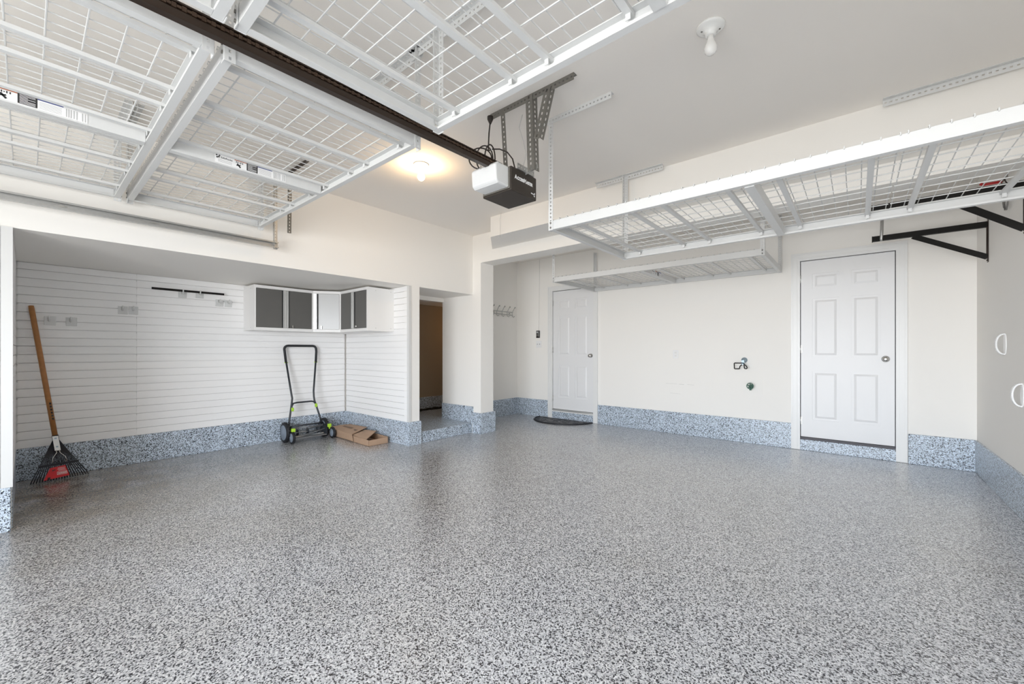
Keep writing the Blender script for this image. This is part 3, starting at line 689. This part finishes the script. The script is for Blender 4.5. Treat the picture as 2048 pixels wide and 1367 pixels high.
# cable from keypad up the wall
b = MB(); b.tube([(-4.315, YB-0.003, 1.515), (-4.31, YB-0.003, 1.9), (-4.30, YB-0.003, 2.4), (-4.30, YB-0.003, H)], 0.0028, 6)
tag(b.build('bell_wire', M['whitewire']), 'thin pale wire running up the wall from the keypad', 'wire')
o = thing('hose_hanger', 'black wire hose hanger with blue grey wall mount', 'hanger', (-1.12, YB, 0.96))
b = MB(); b.lathe((-1.093, YB, 1.040), (0, -1, 0), [(0, 0.034), (0.012, 0.034), (0.020, 0.022), (0.06, 0.018), (0.09, 0.018)], 16); b.box(-1.107, -1.079, YB-0.095, YB-0.06, 0.985, 1.04); b.build('wall_mount', M['bluegrey'], o)
y = YB-0.095
b = MB(); b.tube([(-1.080, y, 1.003), (-1.185, y, 1.003), (-1.190, y, 0.998), (-1.188, y, 0.934), (-1.182, y, 0.930), (-1.133, y, 0.932), (-1.128, y, 0.940), (-1.127, y, 0.960), (-1.105, y, 0.985)], 0.006, 8); b.build('wire_loop', M['black'], o)
b = MB(); b.tube([(-1.082, y, 1.0), (-1.076, y, 0.94), (-1.070, y, 0.935), (-1.052, y, 0.935), (-1.046, y, 0.945), (-1.050, y, 0.962), (-1.072, y, 0.985)], 0.006, 8); b.build('wire_end', M['black'], o)
o = thing('access_panel', 'square white access panel below the hose hanger', 'panel', (-1.01, YB, 0.60))
b = MB(); b.box(-1.125, -0.895, YB-0.004, YB, 0.605, 0.850); b.build('panel_plate', M['wall'], o)
o = thing('hose_bib', 'green brass water tap on the square white panel', 'tap', (-1.01, YB-0.005, 0.66))
b = MB(); b.lathe((-1.015, YB-0.004, 0.715), (0, -1, 0), [(0, 0.024), (0.008, 0.024), (0.010, 0.013), (0.05, 0.013), (0.055, 0.019), (0.075, 0.019)], 12); b.tube([(-1.015, YB-0.055, 0.715), (-1.015, YB-0.068, 0.690), (-1.015, YB-0.072, 0.668)], 0.012, 10); b.build('tap_body', M['green'], o)
b = MB()
for k in range(5):
    a = 2*math.pi*k/5+0.3; b.tube([(-1.015, YB-0.085, 0.722), (-1.015+0.036*math.cos(a), YB-0.088, 0.722+0.036*math.sin(a))], 0.006, 6)
b.tube([(-1.015+0.036*math.cos(2*math.pi*k/20), YB-0.088, 0.722+0.036*math.sin(2*math.pi*k/20)) for k in range(20)], 0.005, 6, True); b.build('tap_wheel', M['green'], o)
# scuffs where a bumper rubbed the wall
b = MB()
for x0, x1, z, h_ in ((-2.08, -1.93, 0.695, 0.004), (-1.90, -1.83, 0.690, 0.006), (-1.79, -1.70, 0.692, 0.004), (-2.02, -1.88, 0.560, 0.003)):
    b.poly([(x0, YB-0.0006, z), (x1, YB-0.0006, z-0.002), (x1, YB-0.0006, z+h_-0.002), (x0, YB-0.0006, z+h_)], (0, 0.001, 0))
tag(b.build('wall_scuff', M['wallmark']), 'faint grey bumper scuffs low on the back wall', 'scuff')
# coat hooks
o = thing('coat_hook_rail', 'grey wire coat hook rail on the recess side wall', 'hook rail', (XC, 5.46, 1.76))
b = MB()
for zz in (1.805, 1.855): b.tube([(XC+0.012, 5.12, zz), (XC+0.012, 5.73, zz)], 0.0055, 8)
b.build('wire_rail', M['galv'], o)
for k in range(5):
    y = 5.15+0.14*k
    b = MB(); b.tube([(XC+0.075, y, 1.925), (XC+0.090, y, 1.940), (XC+0.080, y, 1.950), (XC+0.045, y, 1.90), (XC+0.016, y, 1.855), (XC+0.014, y, 1.80), (XC+0.020, y, 1.775), (XC+0.050, y, 1.765), (XC+0.066, y, 1.785)], 0.005, 8); b.build('hook', M['galv'], o)
b = MB()
for y in (5.22, 5.64): b.cyl((XC, y, 1.83), (XC+0.014, y, 1.83), 0.010, 10)
b.build('standoff', M['galv'], o)
# doormat: half round, raised scroll pattern
o = thing('doormat', 'black half round doormat before the recess door', 'doormat', (-3.72, 5.83, 0))
pc = Vector((-3.76, 5.83, 0)); rx, ry = 0.53, 0.50
pts = [pc+Vector((rx*math.cos(math.pi+math.pi*k/40), ry*math.sin(math.pi+math.pi*k/40), 0)) for k in range(41)]
b = MB(); b.tube([p*1.0+(pc-p)*0.03+Vector((0, 0, 0.012)) for p in pts], 0.008, 6); b.build('mat_rim', M['mat'], o)
b = MB(); b.poly(pts, (0, 0, 0.010)); b.cur = 1; rnd = random.Random(3)
for k in range(70):
    a = math.pi+math.pi*rnd.random(); q = 0.15+0.72*math.sqrt(rnd.random()); c0 = pc+Vector((rx*q*math.cos(a), ry*q*math.sin(a), 0.0105)); r = 0.012+0.022*rnd.random(); st = rnd.random()*6
    b.tube([c0+Vector((r*math.cos(st+j*0.7), r*math.sin(st+j*0.7), 0)) for j in range(6)], 0.0035, 4)
b.build('mat_base', [M['mat'], M['matmark']], o)

# ------------------------------------------------------------------ wall cabinets in the alcove corner
cz0, cz1 = 1.398, 1.925
Xf, Yf = -5.345, 2.650
SY = AY1                                             # face of the right slat wall about here
def leaf(o, p0, p1, m, latch):                       # a door leaf whose bottom edge runs p0-p1 seen from the front
    p0 = Vector((*p0, 0)); p1 = Vector((*p1, 0)); d = (p1-p0); L = d.length; d.normalize(); n = Vector((d.y, -d.x, 0))
    b = MB(); c0 = p0+d*(L/2)+n*0.010; b.obox(c0+Vector((0, 0, (cz0+cz1)/2)), d, n, (0, 0, 1), L/2, 0.008, (cz1-cz0)/2-0.036)
    l = b.build('door', m, o, bevel=0.002)
    if latch is not None:
        q = p0+d*(L*latch)+n*0.018+Vector((0, 0, cz0+0.062))
        k = MB(); k.lathe(q, n, [(0, 0.010), (0.010, 0.010), (0.012, 0.004), (0.022, 0.004)], 12); k.bar(q+n*0.022+Vector((0, 0, 0.012)), q+n*0.022-Vector((0, 0, 0.022)), d, 0.010, 0.003); k.build('lock', M['chrome'], l)
    return l
def frame(o, p0, p1):
    p0 = Vector((*p0, 0)); p1 = Vector((*p1, 0)); d = (p1-p0); L = d.length; d.normalize(); n = Vector((d.y, -d.x, 0))
    b = MB(); zc = (cz0+cz1)/2; c0 = p0+d*(L/2)+n*0.010
    for z in (cz0+0.017, cz1-0.017): b.obox(c0+Vector((0, 0, z)), d, n, (0, 0, 1), L/2, 0.011, 0.017)
    for q in (0.010, L-0.010): b.obox(p0+d*q+n*0.010+Vector((0, 0, zc)), d, n, (0, 0, 1), 0.010, 0.011, (cz1-cz0)/2-0.034)
    b.build('face_frame', M['cabwhite'], o)
def pull(o, p0, p1, q):
    p0 = Vector((*p0, 0)); p1 = Vector((*p1, 0)); d = (p1-p0); L = d.length; d.normalize(); n = Vector((d.y, -d.x, 0))
    b = MB(); zc = (cz0+cz1)/2; hh = (cz1-cz0)/2-0.038
    b.obox(p0+d*q+n*0.014+Vector((0, 0, zc)), d, n, (0, 0, 1), 0.030, 0.012, hh); b.obox(p0+d*q+n*0.027+Vector((0, 0, zc)), d, n, (0, 0, 1), 0.004, 0.004, hh)
    for s_ in (-1, 1): b.obox(p0+d*(q+s_*0.022)+n*0.027+Vector((0, 0, zc)), d, n, (0, 0, 1), 0.004, 0.003, hh)
    b.build('door_pull', M['alu'], o)
    b = MB()
    for s_ in (-1, 1): b.obox(p0+d*(q+s_*0.037)+n*0.013+Vector((0, 0, zc)), d, n, (0, 0, 1), 0.007, 0.0065, hh)
    b.build('shadow_groove', M['ink'], o)  # dark strips on both sides of the pull
GC = 'wall cabinets around the alcove corner'
xb_ = XA+0.022
o = thing('wall_cabinet', 'white wall cabinet with two grey doors left of the corner', 'cabinet', ((xb_+Xf)/2, 2.035, cz0), 0, GC)
b = MB(); b.box(xb_, Xf, 1.697, 2.374, cz0, cz1); b.build('cabinet_body', M['cabwhite'], o)
frame(o, (Xf, 1.697), (Xf, 2.374))
leaf(o, (Xf, 1.715), (Xf, 2.02), M['cabdoor'], None); leaf(o, (Xf, 2.07), (Xf, 2.356), M['cabdoor'], 0.16); pull(o, (Xf, 1.697), (Xf, 2.374), 0.345)
b = MB()
for y_ in (1.703,):
    for x_ in (xb_+0.03, Xf-0.09):
        for z_ in (cz0+0.035, cz1-0.035): b.cyl((x_, 1.697, z_), (x_, 1.6945, z_), 0.005, 8)
b.build('rivet', M['alu'], o)
o = thing('wall_cabinet', 'white corner cabinet with one shiny silver diagonal door', 'cabinet', (-5.45, 2.72, cz0), 0, GC)
xd, yd = -5.140, Yf
b = MB(); b.poly([(xb_, 2.376, cz0), (Xf, 2.376, cz0), (xd, yd, cz0), (xd, SY-0.003, cz0), (xb_, SY-0.003, cz0)], (0, 0, cz1-cz0)); b.build('cabinet_body', M['cabwhite'], o)
frame(o, (Xf, 2.376), (xd-0.001, yd)); 
dd = Vector((xd-Xf, yd-2.376)); 
def lerp(q): return (Xf+dd.x*q, 2.376+dd.y*q)
leaf(o, lerp(0.20), lerp(0.93), M['silverdoor'], 0.16)
b = MB(); p0 = Vector((*lerp(0.09), 0)); d3 = Vector((dd.x, dd.y, 0)).normalized(); n3 = Vector((d3.y, -d3.x, 0))
b.obox(p0+n3*0.014+Vector((0, 0, (cz0+cz1)/2)), d3, n3, (0, 0, 1), 0.018, 0.012, (cz1-cz0)/2-0.038); b.build('door_pull', M['alu'], o)
b = MB(); p0 = Vector((*lerp(0.165), 0)); b.obox(p0+n3*0.013+Vector((0, 0, (cz0+cz1)/2)), d3, n3, (0, 0, 1), 0.007, 0.007, (cz1-cz0)/2-0.038); b.build('shadow_groove', M['ink'], o)
o = thing('wall_cabinet', 'white wall cabinet with narrow grey doors right of the corner', 'cabinet', ((xd-4.475)/2, 2.82, cz0), 0, GC)
xe = -4.475
b = MB(); b.box(xd+0.002, xe, Yf, SY-0.003, cz0, cz1); b.build('cabinet_body', M['cabwhite'], o)
frame(o, (xd+0.002, Yf), (xe, Yf))
leaf(o, (xd+0.022, Yf), (-4.86, Yf), M['cabdoor'], None); leaf(o, (-4.765, Yf), (xe-0.020, Yf), M['cabdoor'], 0.14); pull(o, (xd, Yf), (xe, Yf), 0.325)
b = MB()
for y_ in (Yf+0.09, SY-0.05):
    for z_ in (cz0+0.035, cz1-0.035): b.cyl((xe, y_, z_), (xe+0.0025, y_, z_), 0.005, 8)
b.build('rivet', M['alu'], o)

# ------------------------------------------------------------------ hooks on the slat wall
HX = XA+0.022
def slat_hook(y, z):
    o = thing('slat_hook', 'x', 'hook', (HX, y, z-0.045), 0, 'clear plastic hooks on the slatted wall')
    b = MB(); b.box(HX, HX+0.006, y-0.036, y+0.036, z-0.045, z+0.035); b.build('hook_plate', M['clear'], o, bevel=0.002)
    b = MB()
    b.tube([(HX+0.005, y-0.008, z+0.025), (HX+0.03, y-0.008, z-0.005), (HX+0.06, y-0.008, z-0.010), (HX+0.075, y-0.008, z+0.012), (HX+0.078, y-0.008, z+0.035)], 0.006, 8)
    b.build('hook_arm', M['clear'], o)
    return o
h0 = slat_hook(0.143, 1.438); h0['label'] = 'clear slat hook farthest left, right of the rake handle top'
for y, z, lab in ((0.278, 1.436, 'clear slat hook second from the rake handle'), (0.632, 1.572, 'left hook of the close pair under the long black bar'),
                  (0.712, 1.575, 'right hook of the close pair under the long black bar'), (1.111, 1.785, 'left clear hook carrying the black bar'),
                  (1.264, 1.795, 'right clear hook carrying the black bar'), (1.450, 1.718, 'left hook of the pair beside the wall cabinet'),
                  (1.540, 1.718, 'right hook of the pair beside the wall cabinet')):
    dup(h0, (HX, y, z-0.045), lab)
b = MB(); b.box(HX+0.048, HX+0.060, 0.845, 1.484, 1.800, 1.822)
tag(b.build('black_bar', M['black']), 'thin black bar resting on two clear slat hooks', 'bar')

# ------------------------------------------------------------------ rake
rk = thing('leaf_rake', 'wooden handled black leaf rake with red label in the alcove corner', 'rake', (-5.46, 0.19, 0))
top = Vector((-5.660, 0.030, 1.560)); fer = Vector((-5.505, 0.170, 0.385)); dn = (fer-top).normalized()
b = MB(); b.tube([top, top+(fer-top)*0.02, top+(fer-top)*0.5, fer], [0.0165, 0.0185, 0.0185, 0.0180], 12); hd = b.build('handle', M['wood'], rk)
# branded letters run down the handle
sd = Vector((0.0, 1.0, 0)); 
b = MB()
for k in range(6):
    c0 = top+(fer-top)*(0.745+0.023*k)+Vector((0.0165, 0.006, 0.0)); b.obox(c0, dn, (0, 1, 0), (1, 0, 0), 0.009, 0.0060, 0.002)
    b.cur = 0
b.build('branded_marks', M['ink'], hd)
b = MB(); b.tube([fer-dn*0.015, fer+dn*0.03], 0.021, 12); b.build('ferrule', M['rakeblack'], rk)
b = MB(); c0 = fer+dn*0.055+Vector((0.024, 0, 0)); b.obox(c0, dn, (0, 1, 0), (1, 0, 0.1), 0.065, 0.018, 0.003); cl = b.build('clamp_plate', M['porcelain'], rk)
b = MB()
for q in (-0.045, 0.03): b.obox(c0+dn*q+Vector((0.004, 0, 0)), dn, (0, 1, 0), (1, 0, 0.1), 0.006, 0.007, 0.001)
b.build('clamp_print', M['bluegrey'], cl)
hub = fer+dn*0.03
nT = 22; tips = []
for k in range(nT):
    q = k/(nT-1); tips.append(Vector((-5.415-0.075*q, 0.025+0.353*q, 0.004)))
for k in range(nT):
    tp = tips[k]; s0 = hub+Vector((0, (k/(nT-1)-0.5)*0.035, 0))
    b = MB(); mid = s0+(tp-s0)*0.93+Vector((0.0, 0, 0.012)); b.tube([s0, s0+(tp-s0)*0.5, mid, tp+Vector((-0.028, 0, 0.003))], 0.0036, 6); b.build('tine', M['rakeblack'], rk)
bl = hub+(tips[0]-hub)*0.60; br_ = hub+(tips[-1]-hub)*0.60
b = MB(); b.bar(bl+(bl-br_)*0.07, br_+(br_-bl)*0.07, (0, 0, 1), 0.018, 0.016); b.build('cross_bar', M['rakeblack'], rk)
b = MB()
for s_ in (-1, 1):
    b.tube([c0+dn*0.06+Vector((0.004, s_*0.010, 0)), c0+dn*0.085+Vector((0.006, s_*0.010, 0)), c0+dn*0.125+Vector((0.012, s_*0.038, 0)), c0+dn*0.165+Vector((0.016, s_*0.042, 0))], 0.0030, 6)
b.build('spring_wire', M['chrome'], rk)
def F(u, v_, off=0.012):                              # point on the fan: u across, v_ from hub to tip
    p = tips[0]+(tips[-1]-tips[0])*u; return hub+(p-hub)*v_+Vector((off, 0, off*0.4))
b = MB(); cpts = [F(0.20, 0.96), F(0.67, 0.93), F(0.66, 0.66), F(0.27, 0.68)]; b.poly(cpts, (0.0025, 0, 0.001)); rc = b.build('label_card', M['red'], rk)
b = MB()
for v0, u0, u1 in ((0.705, 0.46, 0.64), (0.735, 0.45, 0.63), (0.765, 0.47, 0.64)): b.poly([F(u0, v0+0.008, 0.0155), F(u1, v0+0.008, 0.0155), F(u1, v0, 0.0155), F(u0, v0, 0.0155)], (0.001, 0, 0))
for (u0, v0, u1, v1) in ((0.44, 0.80, 0.645, 0.808), (0.44, 0.868, 0.645, 0.876), (0.44, 0.80, 0.448, 0.872), (0.638, 0.80, 0.646, 0.872)):
    b.poly([F(u0, v1, 0.0155), F(u1, v1, 0.0155), F(u1, v0, 0.0155), F(u0, v0, 0.0155)], (0.001, 0, 0))
for k in range(8): b.poly([F(0.46+0.022*k, 0.853, 0.0155), F(0.475+0.022*k, 0.853, 0.0155), F(0.475+0.022*k, 0.825, 0.0155), F(0.46+0.022*k, 0.825, 0.0155)], (0.001, 0, 0))
b.build('label_print', M['white'], rc)
b = MB()
for (u0, v0, u1, v1) in ((0.335, 0.735, 0.365, 0.765), (0.375, 0.73, 0.405, 0.755), (0.265, 0.90, 0.315, 0.955)):
    b.poly([F(u0, v1, 0.0155), F(u1, v1, 0.0155), F(u1, v0, 0.0155), F(u0, v0, 0.0155)], (0.001, 0, 0))
b.build('label_holes', M['ink'], rc)

# ------------------------------------------------------------------ reel mower
mw = thing('reel_mower', 'black reel mower with lime clips leaning upright by the slatted wall', 'lawn mower', (-5.46, 2.35, 0))
def wheel(y, x, z, r, wd, name, side):
    b = MB(); b.lathe((x, y-wd/2, z), (0, 1, 0), [(0, r*0.78), (0.004, r*0.92), (0.012, r), (wd-0.012, r), (wd-0.004, r*0.92), (wd, r*0.78)], 28)
    for k in range(24):
        a = 2*math.pi*k/24; b.obox((x+r*math.cos(a), y, z+r*math.sin(a)), (math.cos(a), 0, math.sin(a)), (0, 1, 0), (-math.sin(a), 0, math.cos(a)), 0.003, wd*0.42, r*0.05)
    wo = b.build(name, M['rubber'], mw)
    h = MB(); yy = y-wd/2 if side < 0 else y+wd/2
    for s_ in (-1, 1):
        yq = y+s_*(wd/2-0.002); h.lathe((x, yq, z), (0, s_, 0), [(0, r*0.76), (0.003, r*0.76), (0.005, r*0.68), (0.007, r*0.30), (0.014, r*0.24), (0.015, r*0.05)], 24)
    h.build('hub_cap', M['hub'], wo)
wheel(2.105, -5.515, 0.127, 0.124, 0.042, 'drive_wheel', -1); wheel(2.600, -5.515, 0.127, 0.124, 0.042, 'drive_wheel', 1)
wheel(2.135, -5.372, 0.076, 0.072, 0.030, 'front_wheel', -1); wheel(2.640, -5.360, 0.070, 0.067, 0.032, 'front_wheel', 1)
b = MB()
b.tube([(-5.470, 2.128, 0.17), (-5.49, 2.150, 0.30), (-5.525, 2.190, 0.50), (-5.53, 2.196, 0.55), (-5.545, 2.190, 0.62), (-5.60, 2.150, 1.02)], 0.0115, 10)
b.tube([(-5.470, 2.552, 0.17), (-5.49, 2.525, 0.30), (-5.525, 2.475, 0.50), (-5.53, 2.470, 0.55), (-5.545, 2.473, 0.62), (-5.60, 2.526, 1.02)], 0.0115, 10)
b.build('handle_tube', M['tube'], mw)
b = MB()
pts = [(-5.60, 2.150, 1.00), (-5.615, 2.138, 1.15)]
for k in range(7):
    a = math.pi-math.pi/2*k/6; pts.append((-5.622, 2.182+0.045*math.cos(a), 1.178+0.045*math.sin(a)))
for k in range(7):
    a = math.pi/2-math.pi/2*k/6; pts.append((-5.622, 2.495+0.045*math.cos(a), 1.178+0.045*math.sin(a)))
pts += [(-5.615, 2.540, 1.15), (-5.60, 2.526, 1.00)]
b.tube(pts, 0.0150, 10); b.build('foam_grip', M['rubber'], mw)
b = MB(); b.tube([(-5.505, 2.175, 0.41), (-5.51, 2.185, 0.455), (-5.515, 2.205, 0.485), (-5.515, 2.25, 0.492), (-5.515, 2.43, 0.492), (-5.515, 2.46, 0.485), (-5.51, 2.485, 0.455), (-5.505, 2.500, 0.41)], 0.0105, 10); b.build('cross_brace', M['tube'], mw)
for (x_, y_, z_) in ((-5.492, 2.183, 0.415), (-5.492, 2.478, 0.440)):
    b = MB(); b.box(x_-0.006, x_+0.016, y_-0.012, y_+0.014, z_-0.026, z_+0.020); b.cyl((x_+0.01, y_, z_), (x_+0.03, y_, z_), 0.012, 10); b.build('clamp_knob', M['lime'], mw, bevel=0.003)
for (x_, y_, z_) in ((-5.598, 2.150, 1.005), (-5.598, 2.526, 1.005)):
    b = MB(); b.cyl((x_, y_-0.02, z_), (x_, y_+0.02, z_), 0.006, 8); b.build('bolt', M['lime'], mw)
for y_ in (2.148, 2.606):
    b = MB(); b.box(-5.392, -5.362, y_-0.022, y_+0.022, 0.145, 0.188); b.box(-5.385, -5.37, y_-0.008, y_+0.008, 0.120, 0.150); b.build('height_clip', M['lime'], mw, bevel=0.004)
b = MB()
for y_ in (2.150, 2.562): b.poly([(-5.56, y_, 0.07), (-5.36, y_, 0.055), (-5.36, y_, 0.125), (-5.42, y_, 0.185), (-5.54, y_, 0.20)], (0, 0.010, 0))
b.build('side_plate', M['tube'], mw)
b = MB(); b.tube([(-5.47, 2.15, 0.200), (-5.47, 2.565, 0.200)], 0.010, 10); b.build('tie_bar', M['tube'], mw)
b = MB(); b.box(-5.42, -5.365, 2.155, 2.565, 0.050, 0.064); b.build('cutter_bar', M['steelblade'], mw)
b = MB(); b.tube([(-5.46, 2.155, 0.115), (-5.46, 2.565, 0.115)], 0.008, 8); b.build('reel_axle', M['steelblade'], mw)
for k in range(5):
    a0 = 2*math.pi*k/5; V = []; n = 16
    for j in range(n+1):
        a = a0+1.5*j/n; y_ = 2.165+0.39*j/n
        for r in (0.045, 0.068): V.append((-5.46+r*math.cos(a), y_, 0.118+r*math.sin(a)))
    b = MB(); b._add(V, [(2*j, 2*j+1, 2*j+3, 2*j+2) for j in range(n)]); bo = b.build('reel_blade', M['steelblade'], mw)
    sm = bo.modifiers.new('thick', 'SOLIDIFY'); sm.thickness = 0.003
b = MB()
for y_ in (2.23, 2.36, 2.49): b.lathe((-5.46, y_-0.002, 0.118), (0, 1, 0), [(0, 0.050), (0.004, 0.050)], 5)
b.build('reel_spider', M['tube'], mw)

# ------------------------------------------------------------------ cardboard box
bx = thing('cardboard_box', 'opened brown cardboard box lying flat by the mower wheel', 'box', (-5.0, 2.82, 0))
# frame: long axis u (towards the camera side), v across towards the end wall
O = Vector((-5.560, 2.705, 0)); U = Vector((1.0, -0.035, 0)).normalized(); Vv = Vector((0.035, 1.0, 0)).normalized()
Lb, Wb, hb = 1.045, 0.262, 0.085; tk_ = 0.005
def Q(u, v, z): return O+U*u+Vv*v+Vector((0, 0, z))
def panel(b, pts, t): b.poly(pts, t)
b = MB()
panel(b, [Q(0, 0, 0.001), Q(Lb, 0, 0.001), Q(Lb, Wb, 0.001), Q(0, Wb, 0.001)], (0, 0, tk_))
panel(b, [Q(0, 0, 0.001), Q(Lb, 0, 0.001), Q(Lb, 0, hb-0.012), Q(0, 0, hb)], Vv*tk_)
panel(b, [Q(0, Wb-tk_, 0.001), Q(Lb, Wb-tk_, 0.001), Q(Lb, Wb-tk_, hb-0.005), Q(0, Wb-tk_, hb)], Vv*tk_)
panel(b, [Q(Lb, 0, 0.001), Q(Lb, Wb, 0.001), Q(Lb, Wb, hb-0.008), Q(Lb, 0, hb-0.014)], -U*tk_)
panel(b, [Q(0, 0, 0.001), Q(0, Wb, 0.001), Q(0, Wb, hb), Q(0, 0, hb)], U*tk_)
b.build('tray', M['card'], bx)
b = MB(); panel(b, [Q(-0.03, -0.012, hb+0.012), Q(0.66, -0.016, hb+0.010), Q(0.52, Wb+0.0, hb+0.045), Q(0.05, Wb+0.0, hb+0.030), Q(-0.03, Wb*0.6, hb+0.022)], (0, 0, tk_)); lid = b.build('lid_flap', M['card'], bx)
b = MB(); panel(b, [Q(-0.03, -0.012, hb+0.014), Q(0.66, -0.016, hb+0.012), Q(0.68, -0.010, 0.015), Q(-0.02, -0.010, 0.010)], -Vv*0.004); b.build('lid_side', M['card'], bx)
b = MB(); panel(b, [Q(0.60, 0.004, hb-0.002), Q(0.985, 0.004, hb-0.012), Q(0.80, Wb-0.02, hb+0.035), Q(0.52, Wb-0.03, hb+0.015)], (0, 0, tk_)); b.build('inner_flap', M['card'], bx)
b = MB()
def LQ(u, v): z = hb+0.0185+0.034*v/Wb*(0.9 if u < 0.5 else 1.0)-0.002; return Q(u, v, z)
for k in range(11):
    u0 = 0.10+0.024*k; v0 = 0.125-0.000*k
    b.poly([LQ(u0, v0), LQ(u0+0.017, v0), LQ(u0+0.017, v0+0.034), LQ(u0, v0+0.034)], (0, 0, 0.0012))
b.poly([LQ(0.44, 0.115), LQ(0.53, 0.115), LQ(0.53, 0.128), LQ(0.44, 0.128)], (0, 0, 0.0012)); b.poly([LQ(0.47, 0.100), LQ(0.53, 0.090), LQ(0.54, 0.105), LQ(0.48, 0.112)], (0, 0, 0.0012))
b.build('box_print', M['cardink'], lid)

# ------------------------------------------------------------------ debris in the dark passage
b = MB(); rnd = random.Random(5)
for k in range(14):
    y_ = 4.0+0.9*rnd.random(); x_ = -5.66+0.03*rnd.random(); b.obox((x_, y_, 0.142+0.012), (1, rnd.random(), 0), (0, 1, 0.2*rnd.random()), (0, 0, 1), 0.03, 0.07, 0.012)
tag(b.build('dark_cloth', M['rubber']), 'dark crumpled cloth on the floor of the dim passage', 'cloth')
